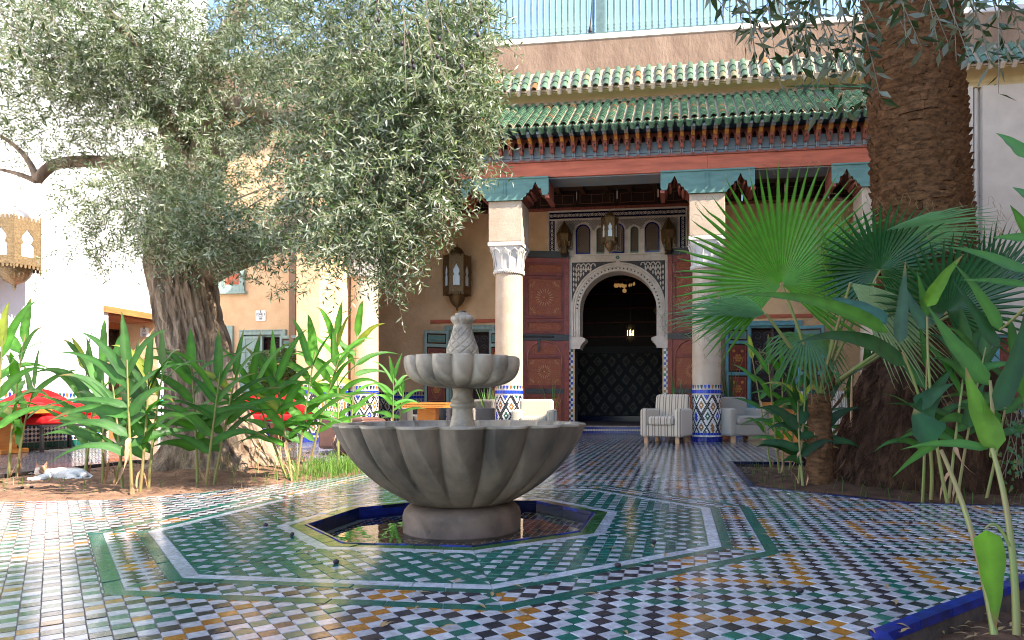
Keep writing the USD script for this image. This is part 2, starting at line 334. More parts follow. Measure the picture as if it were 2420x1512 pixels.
def tiles_mesh(polys, cols, z=0.0, h=.004, bev=.0012, jit=.0006, flat=False):
    """convex pieces, each with its own slightly tilted top and bevelled sides"""
    V, F, Cc, n = [], [], [], 0
    for p, c in zip(polys, cols):
        p = np.asarray(p, float); k = len(p); ctr = p.mean(0)
        tilt = rng.normal(0, jit * 9, 2); top = z + (p - ctr) @ tilt + rng.normal(0, jit)
        tv = np.column_stack([p + (ctr - p) * (bev / (np.linalg.norm(p - ctr, axis=1, keepdims=True) + 1e-6)), top])
        e = np.arange(k); nx = (e + 1) % k
        c = np.clip(np.asarray(c) * (1 + rng.normal(0, .10)), 0, .9)
        if flat:
            V.append(tv); F.append(np.stack([np.full(k - 2, 0), e[1:-1], e[2:]], 1) + n); Cc.append(np.tile(c, (k, 1))); n += k
        else:
            bv = np.column_stack([p, np.full(k, z - h)])
            V += [tv, bv]; F += [np.stack([np.full(k - 2, 0), e[1:-1], e[2:]], 1) + n, np.stack([e + k, nx + k, nx], 1) + n, np.stack([e + k, nx, e], 1) + n]
            Cc.append(np.tile(c, (2 * k, 1))); n += 2 * k
    return (np.vstack(V), np.vstack(F)), np.vstack(Cc)

def ccw(p):
    p = np.asarray(p); a = np.sum(p[:, 0] * np.roll(p[:, 1], -1) - np.roll(p[:, 0], -1) * p[:, 1])
    return p if a > 0 else p[::-1]
def clip(quads, region):
    """quads (n,4,2): (whole inside flags, list of (index, polygon) that were cut)"""
    P = shapely.polygons(np.concatenate([quads, quads[:, :1]], 1)); shapely.prepare(region)
    inside = shapely.contains_properly(region, P); touch = shapely.intersects(region, P) & ~inside
    cut = []
    for i in np.nonzero(touch)[0]:
        g = P[i].intersection(region)
        for q in getattr(g, 'geoms', [g]):
            if q.geom_type == 'Polygon' and q.area > 4e-5: cut.append((i, ccw(np.array(q.exterior.coords)[:-1])))
    return inside, cut

floor = thing('courtyard_floor', kind='structure')
slab(floor, 'grout_bed', PAVED.difference(octa(.742)), -.16, -.003, 'grout')
DT = .0766                                                         # diagonal of a floor tile
ii = np.arange(-9.2 / DT, 6.7 / DT).astype(int); jj = np.arange(.7 / DT, 14.75 / DT).astype(int)
I, Jq = [a.ravel() for a in np.meshgrid(ii, jj, indexing='ij')]
def fieldcolour(i, j):
    P, c = 12, 6
    a = np.abs((i + 3) % P - c); b = np.abs((j + (i + 3) // P * 0 + 5) % P - c); d = np.maximum(a, b)
    return d
ring_cols = np.array([OCHRE, GREEN, BLACK, OCHRE, BLACK, GREEN, BLACK])
hd = DT / 2 - .0016
dia = np.array([[hd, 0], [0, hd], [-hd, 0], [0, -hd]])
region = PAVED.difference(octa(1.672))
cen = np.concatenate([np.stack([I * DT, Jq * DT], 1), np.stack([(I + .5) * DT, (Jq + .5) * DT], 1)])
col = np.concatenate([ring_cols[fieldcolour(I, Jq)], np.tile(WHITE, (len(I), 1))])
zc = cen[:, 0] * FX + cen[:, 1] * FY; xc = cen[:, 0] * FY - cen[:, 1] * FX
px = CX + FOC * xc / np.maximum(zc, .05)
vis = (zc > .8) & (px > -500) & (px < 2920)
cen, col, zc, px = cen[vis], col[vis], zc[vis], px[vis]
quads = cen[:, None] + dia[None]
quads += rng.normal(0, .0006, quads.shape)
inside, cut = clip(quads, region)
py = CY + FOC * EYE / zc
near = inside & (zc < 6.5)
infr = near & (px > 12) & (px < 2408) & (py < 1502)
first = np.argsort(np.where(infr, zc, 99))[:300]
for i in first:
    m, c = tiles_mesh([quads[i]], [col[i]]); part(floor, 'tile', m, 'glaze', col=c)
mask = near.copy(); mask[first] = False
polys = list(quads[mask]) + [p for i, p in cut if zc[i] < 6.5]; cols = list(col[mask]) + [col[i] for i, p in cut if zc[i] < 6.5]
m, c = tiles_mesh(polys, cols); part(floor, 'small_tiles', m, 'glaze', col=c, kind='stuff')
far = inside & (zc >= 6.5)
polys = list(quads[far]) + [p for i, p in cut if zc[i] >= 6.5]; cols = list(col[far]) + [col[i] for i, p in cut if zc[i] >= 6.5]
m, c = tiles_mesh(polys, cols, flat=True); part(floor, 'distant_tiles', m, 'glaze', col=c, kind='stuff')

# the octagon of bands round the fountain
def sector(k, a0, a1):
    t = math.tan(math.pi / 8); th = k * math.pi / 4
    n, s = np.array([math.cos(th), math.sin(th)]), np.array([-math.sin(th), math.cos(th)])
    return n, s, Polygon([C0 + n * a0 - s * a0 * t, C0 + n * a1 - s * a1 * t, C0 + n * a1 + s * a1 * t, C0 + n * a0 + s * a0 * t])
oct_floor = thing('octagon_paving', kind='structure')
def band(name, a0, a1, length, colour):
    for k in range(8):
        n, s, _ = sector(k, a0, a1); t = math.tan(math.pi / 8); cnt = max(2, round(2 * a1 * t / length))
        e0 = np.linspace(-a0 * t, a0 * t, cnt + 1); e1 = np.linspace(-a1 * t, a1 * t, cnt + 1); g = .0012
        for q in range(cnt):
            p = ccw(np.array([C0 + n * (a0 + g) + s * (e0[q] + g), C0 + n * (a1 - g) + s * (e1[q] + g), C0 + n * (a1 - g) + s * (e1[q + 1] - g), C0 + n * (a0 + g) + s * (e0[q + 1] - g)]))
            m, c = tiles_mesh([p], [colour]); part(oct_floor, name, m, 'glaze', col=c)
band('green_tile', .746, .815, .10, (.02, .075, .02))
band('white_tile', .815, .872, .14, (.36, .37, .40))
band('white_tile', 1.37, 1.428, .15, (.36, .37, .40))
band('green_tile', 1.428, 1.478, .17, GREEN)
band('green_tile', 1.612, 1.672, .20, GREEN)
weave_p, weave_c, chk_p, chk_c = [], [], [], []
for k in range(8):
    for (a0, a1, s_, dest) in ((.872, 1.37, .047, 'w'), (1.478, 1.612, .0541, 'c')):
        n, s, poly = sector(k, a0, a1); ang = k * math.pi / 4 + math.pi / 4
        ca, sa = math.cos(ang), math.sin(ang); N = int(2.4 / s_)
        a, b = [q.ravel() for q in np.meshgrid(np.arange(-N, N), np.arange(-N, N), indexing='ij')]
        off = np.array([.5, .5]) * s_
        cc = np.stack([(a + .5) * s_, (b + .5) * s_], 1); h = s_ / 2 - .0011
        sq = np.array([[-h, -h], [h, -h], [h, h], [-h, h]])
        q = (cc[:, None] + sq[None]) @ np.array([[ca, sa], [-sa, ca]]) + C0
        ok = (np.abs((cc @ np.array([[ca, sa], [-sa, ca]])) @ n - (a0 + a1) / 2) < (a1 - a0)) & ((cc @ np.array([[ca, sa], [-sa, ca]])) @ n > 0)
        a, b, q = a[ok], b[ok], q[ok]
        if dest == 'w':
            colr = np.where(((a % 2 == 0) & (b % 2 == 0))[:, None], np.array(WHITE), np.array(GREEN))
        else:
            t = ((q.mean(1) - C0) @ s) // .19
            cyc = np.array([BLACK, OCHRE, BLACK, GREEN, BLACK])[(t.astype(int) + 40) % 5]
            colr = np.where(((a + b) % 2 == 0)[:, None], np.array(WHITE), cyc)
        ins, cut = clip(q, poly)
        P_ = list(q[ins]) + [p for i, p in cut]; C_ = list(colr[ins]) + [colr[i] for i, p in cut]
        if dest == 'w': weave_p += P_; weave_c += C_
        else: chk_p += P_; chk_c += C_
m, c = tiles_mesh(weave_p, weave_c); part(oct_floor, 'weave_tiles', m, 'glaze', col=c, kind='stuff')
m, c = tiles_mesh(chk_p, chk_c); part(oct_floor, 'checker_tiles', m, 'glaze', col=c, kind='stuff')

# sunken pool
pool = thing('sunken_pool', kind='structure')
PZ = -.072
slab(pool, 'pool_bed', octa(.735), PZ - .04, PZ - .003, 'grout_wall')
for k in range(8):
    n, s, _ = sector(k, .7, .742); t = math.tan(math.pi / 8)
    for q in range(4):
        u0, u1 = -1 + q / 2, -1 + (q + 1) / 2; g = .0015
        top = [C0 + n * .728 + s * (u0 * .728 * t + g), C0 + n * .742 + s * (u0 * .742 * t + g), C0 + n * .742 + s * (u1 * .742 * t - g), C0 + n * .728 + s * (u1 * .728 * t - g)]
        v, f = extr(Polygon(top), .02); part(pool, 'rim_tile', (v + [0, 0, -.016], f), 'blue_glaze' if q % 2 else 'blue_dark')
        if q % 2 == 0:
            u1 = -1 + (q + 2) / 2
            fc = [C0 + n * .728 + s * (u0 * .728 * t + g), C0 + n * .739 + s * (u0 * .739 * t + g), C0 + n * .739 + s * (u1 * .739 * t - g), C0 + n * .728 + s * (u1 * .728 * t - g)]
            v, f = extr(Polygon(fc), -PZ - .018); part(pool, 'wall_tile', (v + [0, 0, PZ], f), 'blue_dark' if (k + q) % 5 else 'blue_glaze')
hx = np.array([[math.cos(a), math.sin(a) * 1.0] for a in np.radians([0, 60, 120, 180, 240, 300])])
pw = .026; pp, pc = [], []
for i in range(-32, 33):
    for j in range(-32, 33):
        c = np.array([i * pw * 1.6, (j + (i % 2) * .5) * pw * 1.85])
        if max(abs(c @ np.array([math.cos(k * math.pi / 4), math.sin(k * math.pi / 4)])) for k in range(4)) < .70 and np.linalg.norm(c) > .3:
            pp.append(C0 + c + hx * pw * .80)
            pc.append([BLACK, OCHRE, (.34, .12, .045), GREEN][(i + (j // 2)) % 4] if (i + j) % 2 else [(.34, .12, .045), BLACK, OCHRE][(i * 3 + j) % 3])
m, c = tiles_mesh(pp, pc, z=PZ); part(pool, 'hexagon_tiles', m, 'glaze', col=c, kind='stuff')
wp = np.array(octa(.7275).exterior.coords)[:8]; solo('pool_water', (np.vstack([np.column_stack([wp, np.full(8, PZ + .016)]), [[*C0, PZ + .016]]]), np.array([[8, k, (k + 1) % 8] for k in range(8)])), 'water', kind='structure')

# ground sheet, beds of soil, kerbs
solo('ground', (np.array([[-260, -260, -.24], [260, -260, -.24], [260, 260, -.24], [-260, 260, -.24]], float), tri([[0, 1, 2, 3]])), 'earth', kind='structure')
def soil(poly, z, amp, mound=None, step=.035):
    x0, y0, x1, y1 = poly.buffer(.05).bounds
    xs, ys = np.arange(x0, x1, step), np.arange(y0, y1, step)
    X, Y = np.meshgrid(xs, ys, indexing='ij'); P = np.stack([X, Y, 0 * X], -1)
    Z = z + amp * (meshkit.fbm(P * 2.3, 4, 3) - .5) * 2 + .02 * (meshkit.fbm(P * 14, 3, 9) - .5) * 2
    if mound:
        for (mx, my, r, h) in mound: Z = Z + h * np.exp(-((X - mx) ** 2 + (Y - my) ** 2) / r ** 2)
    # the soil ends against the kerbs, below the paving
    d = shapely.distance(shapely.points(P[..., :2].reshape(-1, 2)), poly.exterior).reshape(X.shape); ins = shapely.contains_xy(poly, X, Y)
    edge = np.where(ins, np.clip(d / .12, 0, 1), 0); Z = np.where(ins, Z * edge + (1 - edge) * np.minimum(Z, z), -.03 + np.minimum(z, -.02)); Z = np.where(ins, Z, np.minimum(Z, -.03))
    n = len(ys); i, j = np.meshgrid(np.arange(len(xs) - 1), np.arange(n - 1), indexing='ij')
    keep = shapely.contains_xy(poly.buffer(.06), X[:-1, :-1] + step / 2, Y[:-1, :-1] + step / 2)
    q = np.stack([i * n + j, (i + 1) * n + j, (i + 1) * n + j + 1, i * n + j + 1], -1)[keep]
    return np.stack([X, Y, Z], -1).reshape(-1, 3), tri(q.reshape(-1, 4))
SOIL_L, SOIL_R, SOIL_N = -.03, -.045, -.075
solo('soil_bed', soil(BED_L, SOIL_L, .025, [(-4.45, 6.3, .75, .09), (-4.2, 5.2, .9, .035)]), 'soil_sunlit', kind='structure', smooth=True)
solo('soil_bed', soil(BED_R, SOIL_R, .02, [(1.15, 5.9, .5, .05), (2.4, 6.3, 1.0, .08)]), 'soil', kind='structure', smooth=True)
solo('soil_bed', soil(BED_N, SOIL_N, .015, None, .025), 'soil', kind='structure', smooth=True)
def kerb(name, pts, top_w, piece, cap, side_h, closed=False):
    """a row of glazed kerb tiles round a bed; pts run with the bed on the right hand"""
    t = thing(name, kind='structure'); pts = [np.array(p, float) for p in pts]
    for a, b in zip(pts[:-1], pts[1:]):
        d = b - a; L = np.linalg.norm(d); d /= L; nrm = np.array([d[1], -d[0]]); k = max(1, round(L / piece))
        for q in range(k):
            u0, u1 = q * L / k + .002, (q + 1) * L / k - .002
            v, f = extr(Polygon([a + d * u0 - nrm * .0, a + d * u1, a + d * u1 + nrm * top_w, a + d * u0 + nrm * top_w]), .028)
            part(t, 'kerb_tile', (v + [0, 0, -.022 + random.uniform(-.001, .001)], f), cap)
        v, f = extr(Polygon([a - d * .01, b + d * .01, b + d * .01 + nrm * (top_w - .004), a - d * .01 + nrm * (top_w - .004)]), side_h - .022)
        part(t, 'kerb_stone', (v + [0, 0, -side_h], f), 'kerb_side')
kerb('blue_tile_kerb', [(.534, .3), (.534, 2.07), (1.40, 2.94), (6.5, 2.94)], .045, .21, 'blue_glaze', .15)
kerb('dark_tile_kerb', [(6.5, 4.66), (2.15, 4.66), (1.50, 4.73), (.54, 5.54), (.54, 7.86), (6.5, 7.86)], .045, .30, 'blue_dark', .14)
kerb('stone_kerb', [(-6.1, 3.95), (-6.1, 7.15), (-2.9, 7.3)], .05, .32, 'kerb_side', .14)
# ================================================================ tile mosaics on walls and columns
HEX = np.array([[math.sin(a), math.cos(a)] for a in np.radians([0, 60, 120, 180, 240, 300])])[::-1]
def mosaic(polys, cols, mp, h=.0035):
    """convex pieces in (u, v) mapped by mp(u, v, out) on to a wall"""
    V, F, Cc, n = [], [], [], 0
    for p, c in zip(polys, cols):
        p = np.asarray(p, float); k = len(p); e = np.arange(k)
        c = np.clip(np.asarray(c) * (1 + rng.normal(0, .08)), 0, .9)
        V.append(mp(p[:, 0], p[:, 1], h + rng.normal(0, .0003))); F.append(np.stack([np.full(k - 2, 0), e[1:-1], e[2:]], 1) + n); Cc.append(np.tile(c, (k, 1))); n += k
    return (np.vstack(V), np.vstack(F)), np.vstack(Cc)
def rect(u0, u1, v0, v1): return np.array([[u0, v0], [u1, v0], [u1, v1], [u0, v1]])
TW = (.64, .60, .55)
def zellige(width, z0, z1, lat, hexw=.030, spikes=(BLUE, OCHRE, GREEN, BLACK), skirt=True, low=True, dim=False):
    """dado: blue skirting, hexagon lattice, blue course, row of coloured darts"""
    P, Cc = [], []
    def course(v0, v1, w, c, g=.0015):
        k = max(1, round(width / w)); w = width / k
        for i in range(k): P.append(rect(i * w + g, (i + 1) * w - g, v0 + g, v1 - g)); Cc.append(c)
    z = z0
    if skirt:
        course(z, z + .085, .05, BLUE); course(z + .085, z + .115, .11, TW); course(z + .115, z + .155, .055, BLUE); z += .155
    top = z1 - .085 - .062
    k = max(1, round(width / lat)); lu = width / k; lv = lu * 1.86
    nu = max(6, int(round(width / hexw))); hw = width / nu; hv = hw * .866
    for j in range(int((top - z) / hv)):
        for i in range(nu):
            u, v = (i + (j % 2) * .5) * hw + hw * .25, z + (j + .5) * hv
            if u > width - hw * .2: continue
            a, b = u / lu, (v - z) / lv + .25
            best = 9
            for (oa, ob, kind) in ((0, 0, 0), (.5, .5, 1)):
                da = abs(a - oa - round(a - oa)); db = abs(b - ob - round(b - ob)); dd = (da + db) * 2
                if dd < best: best, who, iu, iv = dd, kind, round(a - oa), round(b - ob)
            if best > .80: c = BLACK
            elif .12 < best < .46: c = OCHRE if who else [BLUE, GREEN][(iu + iv) % 2]
            else: c = TW
            P.append(np.array([u, v]) + HEX * hw * .535); Cc.append(c)
    course(top, top + .062, .062, BLUE)
    v0 = top + .062; k = max(2, round(width / .062)); w = width / k
    for i in range(k):
        u = (i + .5) * w; c = spikes[i % len(spikes)]
        P.append(np.array([[u, v0 + .008], [u + w * .30, v0 + .045], [u + w * .36, v0 + .082], [u - w * .36, v0 + .082], [u - w * .30, v0 + .045]])); Cc.append(c)
    return P, Cc
def cylmap(cx, cy, r):
    return lambda u, v, h: np.stack([cx + (r + h) * np.sin(u / r), cy - (r + h) * np.cos(u / r), np.asarray(v) + 0 * np.asarray(u)], -1)
def wallY(x0, Y): return lambda u, v, h: np.stack([x0 + u, np.full(len(u), Y - h), v], -1)       # wall looking to the court
def wallXp(X, y0): return lambda u, v, h: np.stack([np.full(len(u), X + h), y0 + u, v], -1)      # wall looking to +x

YF, YB, YW, YC = 11.96, 14.72, 12.50, 12.60
XL, DX = -9.1, -1.27
# ================================================================ the main house
house = thing('main_house', 'ochre plastered courtyard house with green tiled cornice and turquoise roof railing', 'house')
def wall(parent, name, poly, y0, y1, m, **k): return part(parent, name, pY(poly, y0, y1), m, **k)
# left wing wall with openings
wing = sbox(XL - .6, 0, -6.05, 6.2).difference(sbox(-8.33, .72, -7.52, 1.98)).difference(sbox(-8.85, 2.88, -8.38, 3.52)).difference(sbox(-8.98, 0, -8.62, 2.06))
wall(house, 'wing_wall', wing, YW, YW + .4, 'plaster')
wall(house, 'wing_wall', sbox(3.5, 0, 6.6, 6.2).difference(sbox(5.35, .55, 6.2, 1.75)), YC, YC + .4, 'plaster_light')
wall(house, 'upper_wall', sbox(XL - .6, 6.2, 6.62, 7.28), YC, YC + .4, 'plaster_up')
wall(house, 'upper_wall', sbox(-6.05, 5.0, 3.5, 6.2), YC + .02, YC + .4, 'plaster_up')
# cove under the cornice and ledge
cove = [(YC + .001, 6.02)] + [(YC - .03 - .30 * (1 - math.cos(a)), 6.04 + .14 * math.sin(a)) for a in np.linspace(0, math.pi / 2, 8)] + [(YC - .33, 6.20), (YC + .001, 6.45)]
part(house, 'cornice_cove', pX(Polygon(cove), XL - .5, 6.6), 'plaster_cream', 40)
part(house, 'ledge', box(XL - .5, 6.6, YC - .09, YC + .02, 5.96, 6.02), 'plaster_cream')
cop = [(YC - .015, 7.262), (YC + .17, 7.45), (YC + .24, 7.47), (YC + .55, 7.47), (YC + .55, 7.2), (YC + .1, 7.2)]
part(house, 'parapet_coping', pX(Polygon(cop), XL - .6, 6.62), 'plaster_light')
part(house, 'terrace', box(XL - .6, 9.0, YC + .4, 22.0, 7.1, 7.2), 'terrace_slab')
# cornice tiles
def cover_tile(w, L, t=.012, taper=.85, n=7):
    """half round glazed tile, lower end at the origin, running up along +y"""
    a = np.linspace(0, math.pi, n)
    def prof(r, y): return np.stack([r * np.cos(a), np.full(n, y), r * np.sin(a)], 1)
    v = np.vstack([prof(w / 2, 0), prof(w / 2 * taper, L), prof(w / 2 - t, 0), prof((w / 2 - t) * taper, L)])
    e = np.arange(n - 1)
    f = np.vstack([np.stack([e, e + n, e + n + 1, e + 1], 1), np.stack([e + 2 * n, e + 2 * n + 1, e + 3 * n + 1, e + 3 * n], 1), np.stack([e, e + 1, e + 2 * n + 1, e + 2 * n], 1)])
    return v, tri(f)
def rand_green(pale=0.0):
    q = random.random()
    if q < .025: return (.30, .13, .05)
    if q < .10: return (.22, .20, .11)
    s = random.uniform(.75, 1.35); return tuple(np.array([.058, .112, .055]) * s * (1 - pale) + np.array([.17, .24, .18]) * s * pale)
part(house, 'cornice_bed', pX(Polygon([(YC - .37, 6.195), (YC - .37, 6.225), (YC + .01, 6.71), (YC + .01, 6.45), (YC - .33, 6.20)]), XL - .5, 6.6), 'mortar')
sl = math.atan2(.485, .38)
for k in range(85):
    x = -9.0 + k * .184
    for r in range(3):
        m = xf(cover_tile(.118, .235), (x + random.uniform(-.004, .004), YC - .40 + r * .19 * math.cos(sl), 6.215 + r * .19 * math.sin(sl)), random.uniform(-.03, .03), sl - .05, 0)
        part(house, 'cornice_tile', m, 'roof_green', 40, col=np.tile(tuple(.8 * c for c in rand_green(.36)), (len(m[0]), 1)))
m = J(*[xf(cover_tile(.10, .10), (-9.0 + .092 + k * .184, YC - .40, 6.235), 0, sl, math.pi) for k in range(85)])
part(house, 'gutter_tiles', m, 'mortar', kind='stuff')
# small hole and old hook in the wall
part(house, 'wall_hook', J(tube([PY(1683, 190, YC), PY(1683, 190, YC) + [0, -.05, .02], PY(1683, 186, YC) + [0, -.09, .09]], .012, 6)), 'iron')
# pilaster strips: downpipe channels left and right
xr = 4.965
part(house, 'downpipe', tube([(xr, YC - .05, 0), (xr, YC - .05, 5.95)], .035, 10), 'plaster_light', 40)
part(house, 'pilaster', box(xr - .42, xr - .075, YC - .14, YC + .01, 0, 5.96), 'plaster_light')
part(house, 'pilaster', box(xr + .075, 6.6, YC - .14, YC + .01, 1.8, 5.96), 'plaster_light')
part(house, 'downpipe', box(-7.33, -7.20, YW - .12, YW + .02, .0, 6.0), 'plaster_up', label='brown square downpipe beside the projecting pier')
# dado of the wings
P, Cc = zellige(2.9, 0, .86, .185); M_ = mosaic(P, Cc, wallY(-9.08, YW - .004)); part(house, 'zellige_dado', M_[0], 'glaze_wall', col=M_[1], kind='stuff')
part(house, 'dado_bed', box(-9.08, -6.2, YW - .004, YW + .01, 0, .86), 'grout_wall')
# railing: posts, rails, balusters
rail = thing('terrace_railing', 'turquoise wooden balustrade along the roof terrace parapet', 'railing')
YR = YC + .32
posts = [-4.65, -1.44, 1.77, 4.98]
for x in posts: part(rail, 'post', box(x - .08, x + .08, YR - .07, YR + .07, 7.465, 8.75), 'rail_teal')
bprof = [(.012, 0), (.022, .005), (.022, .03), (.014, .04), (.024, .075), (.016, .11), (.023, .135), (.023, .15), (.015, .165), (.022, .30), (.0235, .55), (.018, .80), (.014, .86), (.022, .88), (.022, .90), (.012, .92)]
bal = lathe([(r * 1.15, z) for r, z in bprof], 10)
for a, b in zip(posts[:-1], posts[1:]):
    part(rail, 'bottom_rail', box(a + .082, b - .082, YR - .035, YR + .035, 7.475, 7.535), 'rail_teal')
    part(rail, 'top_rail', box(a + .082, b - .082, YR - .045, YR + .045, 8.455, 8.535), 'rail_teal')
    n = 26
    for k in range(n):
        x = a + .082 + (k + .5) * (b - a - .164) / n; part(rail, 'baluster', xf(bal, (x, YR, 7.535)), 'rail_teal', 40)
p = PY(1395, 65, 13.9)
pot = thing('terrace_pot', 'round terracotta pot with a dark finial stem behind the roof railing', 'plant pot', loc=(p[0], 13.9, 7.2))
part(pot, 'bowl', lathe([(.01, .0), (.30, .0), (.37, .25), (.42, .50), (.42, .60), (.38, .60), (.36, .55), (.01, .55)], 28), 'terracotta', 40)
part(pot, 'stem', J(lathe([(.05, .55), (.06, .65), (.03, .70), (.05, .78), (.02, .84), (.045, .9), (.01, 1.05)], 10), tube([(0, 0, 1.0), (.03, 0, 1.4), (.05, 0, 1.7)], .015, 6)), 'dark_wood')
# ================================================================ the white house on the left
white = thing('white_house', 'sunlit white side house with tiled dado and an alcove under a timber lintel', 'house')
opening = Polygon([(10.12, 0), (11.22, 0), (11.22, 2.10), (10.12, 2.10)])
part(white, 'wall', pX(sbox(-4, 0, YW + .0, 9.0).difference(opening), XL - .5, XL), 'white_wall')
part(white, 'side_wall', box(XL - 2.2, XL - .51, 11.25, 11.45, 0, 2.5), 'plaster')
part(white, 'jamb', box(XL - .62, XL - .004, 11.215, 11.235, 0, 2.10), 'plaster')
part(white, 'lintel', box(XL - .60, XL + .05, 10.02, 11.30, 2.10, 2.20), 'lintel_wood')
part(white, 'soffit_board', box(XL - .62, XL - .03, 10.12, 11.21, 2.06, 2.10), 'orange_door')
part(white, 'threshold', box(XL - 2.0, XL, 10.12, 11.22, -.05, .03), 'grout')
dr = part(white, 'door', J(box(XL - .70, XL - .64, 10.12, 10.22, 0, 2.06), box(XL - .70, XL - .64, 11.10, 11.20, 0, 2.06), box(XL - .70, XL - .64, 10.22, 11.10, 1.94, 2.06), box(XL - .70, XL - .64, 10.60, 10.70, 0, 1.94),
     box(XL - .69, XL - .65, 10.22, 10.60, 0, .75), box(XL - .69, XL - .65, 10.70, 11.10, 0, .75), box(XL - .69, XL - .65, 10.22, 10.60, 1.30, 1.36), box(XL - .69, XL - .65, 10.70, 11.10, 1.30, 1.36)), 'orange_door')
for (a, b) in ((10.22, 10.60), (10.70, 11.10)):
    for (c, d) in ((.75, 1.30), (1.36, 1.94)): part(dr, 'pane', box(XL - .675, XL - .668, a, b, c, d), 'window_glass')
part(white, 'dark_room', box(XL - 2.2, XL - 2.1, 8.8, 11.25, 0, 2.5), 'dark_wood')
def zell_white(width, z1):
    P, Cc = [], []
    def course(v0, v1, w, c, g=.0015):
        k = max(1, round(width / w)); w = width / k
        for i in range(k): P.append(rect(i * w + g, (i + 1) * w - g, v0 + g, v1 - g)); Cc.append(c[i % len(c)] if isinstance(c, list) else c)
    course(0, .09, .10, GREEN)
    dd = .062; top = z1 - .16
    nv = int((top - .09) / dd)
    for j in range(nv * 2 - 1):
        for i in range(int(width / dd)):
            u, v = (i + .5 + .5 * (j % 2)) * dd, .09 + (j + 1) * dd / 2
            if u + dd / 2 > width: continue
            P.append(np.array([[u, v - dd / 2 + .001], [u + dd / 2 - .001, v], [u, v + dd / 2 - .001], [u - dd / 2 + .001, v]]))
            Cc.append(TW if j % 2 else [BLACK, (.03, .10, .22), BLACK, (.03, .06, .12)][(i + j // 6) % 4])
    course(top, top + .07, .07, (.012, .22, .17))
    k = round(width / .06); w = width / k
    for i in range(k):
        u = (i + .5) * w; v0 = top + .07
        P.append(np.array([[u, v0 + .008], [u + w * .32, v0 + .048], [u + w * .36, v0 + .085], [u - w * .36, v0 + .085], [u - w * .32, v0 + .048]])); Cc.append([BLUE, OCHRE, BLUE, GREEN][i % 4])
    return P, Cc
for (y0, L) in ((6.6, 3.5), (11.24, 1.24)):
    P, Cc = zell_white(L, .80); M_ = mosaic(P, Cc, wallXp(XL + .012, y0)); part(white, 'zellige_dado', M_[0], 'glaze_wall', col=M_[1], kind='stuff')
    part(white, 'dado_bed', box(XL - .005, XL + .012, y0, y0 + L, 0, .80), 'grout_wall')
# ================================================================ the east side of the court, out of the picture: it shades the right half
HR = 8.9
east = thing('courtyard_house', 'plastered house closing the right side of the courtyard', 'house')
part(east, 'wall', pX(sbox(-9, 0, YC - .15, HR - .12).difference(archpoly(1.2, 0, 2.2, .9)).difference(archpoly(5.9, 0, 2.2, .9)), 6.6, 7.2), 'plaster')
part(east, 'coping', box(6.52, 7.28, -9, YC - .15, HR - .12, HR), 'plaster_light')
part(east, 'back_room', box(7.9, 8.0, -9, YC - .15, 0, HR - .5), 'plaster')
# ================================================================ portico
port = thing('portico', 'arcaded gallery roofed with green tiles on painted brackets and a red beam', 'portico')
X0, X1 = -6.02, 3.40
ZBM = 4.49
for (a, b) in ((X0, -2.952), (-2.948, .463), (.467, X1)): part(port, 'beam', box(a, b, 11.68, 12.22, ZBM, 4.74), 'red_beam')
part(port, 'beam_moulding', box(X0, X1, 11.655, 11.70, 4.742, 4.768), 'red_bracket')
part(port, 'beam_soffit', box(X0, X1, 11.72, 12.20, ZBM - .02, ZBM - .002), 'grey_blue_wood')
nb = 51
sp = (X1 - X0 - .18) / nb
for k in range(nb):
    a = X0 + .09 + k * sp
    part(port, 'frieze_panel', box(a + .004, a + sp - .004, 11.74, 11.78, 4.771, 5.02), 'grey_blue_wood')
    lam = Polygon([(a, 4.965), (a + sp, 4.965), (a + sp, 5.14), (a, 5.14)]).difference(Polygon([(a + .045, 4.95), (a + .045, 4.985), (a + .06, 5.02), (a + .05, 5.04), (a + sp / 2, 5.10), (a + sp - .05, 5.04), (a + sp - .06, 5.02), (a + sp - .045, 4.985), (a + sp - .045, 4.95)]))
    part(port, 'lambrequin', pY(lam, 11.66, 11.68), 'red_bracket')
part(port, 'frieze_back', box(X0, X1, 11.785, 11.80, 4.75, 5.2), 'dark_wood')
part(port, 'frieze_rail', box(X0, X1, 11.735, 11.755, 4.835, 4.843), 'dark_wood')
for k in range(nb + 1):
    a = X0 + .09 + k * sp
    br = part(port, 'bracket', pX(Polygon([(11.735, 4.88), (11.735, 5.03), (11.585, 5.03), (11.585, 5.0), (11.60, 4.99), (11.60, 4.95), (11.63, 4.93), (11.63, 4.90), (11.66, 4.88)]), a - .030, a + .030), 'red_bracket')
    part(br, 'niche_shade', box(a - .011, a + .011, 11.594, 11.599, 4.945, 4.985), 'dark_wood')  # flat dark plate painting the shade of a hollow that is not cut
    part(br, 'foot', box(a - .03, a + .03, 11.66, 11.735, 4.769, 4.79), 'red_bracket')
    for s in (-1, 1): part(br, 'colonnette', tube([(a + s * .012, 11.69, 4.79), (a + s * .012, 11.69, 4.88)], .009, 6), 'grey_blue_wood', 40)
    part(br, 'yellow_arm', pX(Polygon([(11.66, 5.032), (11.66, 5.13), (11.50, 5.13), (11.47, 5.085), (11.52, 5.06), (11.57, 5.032)]), a - .03, a + .03), 'ochre_wood')
    part(br, 'arm', pX(Polygon([(11.498, 5.088), (11.50, 5.13), (11.60, 5.15), (11.34, 5.15), (11.315, 5.125), (11.33, 5.095), (11.38, 5.105), (11.43, 5.08), (11.47, 5.09)]), a - .032, a + .032), 'grey_blue_wood')
part(port, 'eave_boards', pX(Polygon([(11.29, 5.152), (11.79, 5.152), (11.79, 5.19), (11.29, 5.165)]), X0, X1), 'blue_wood')
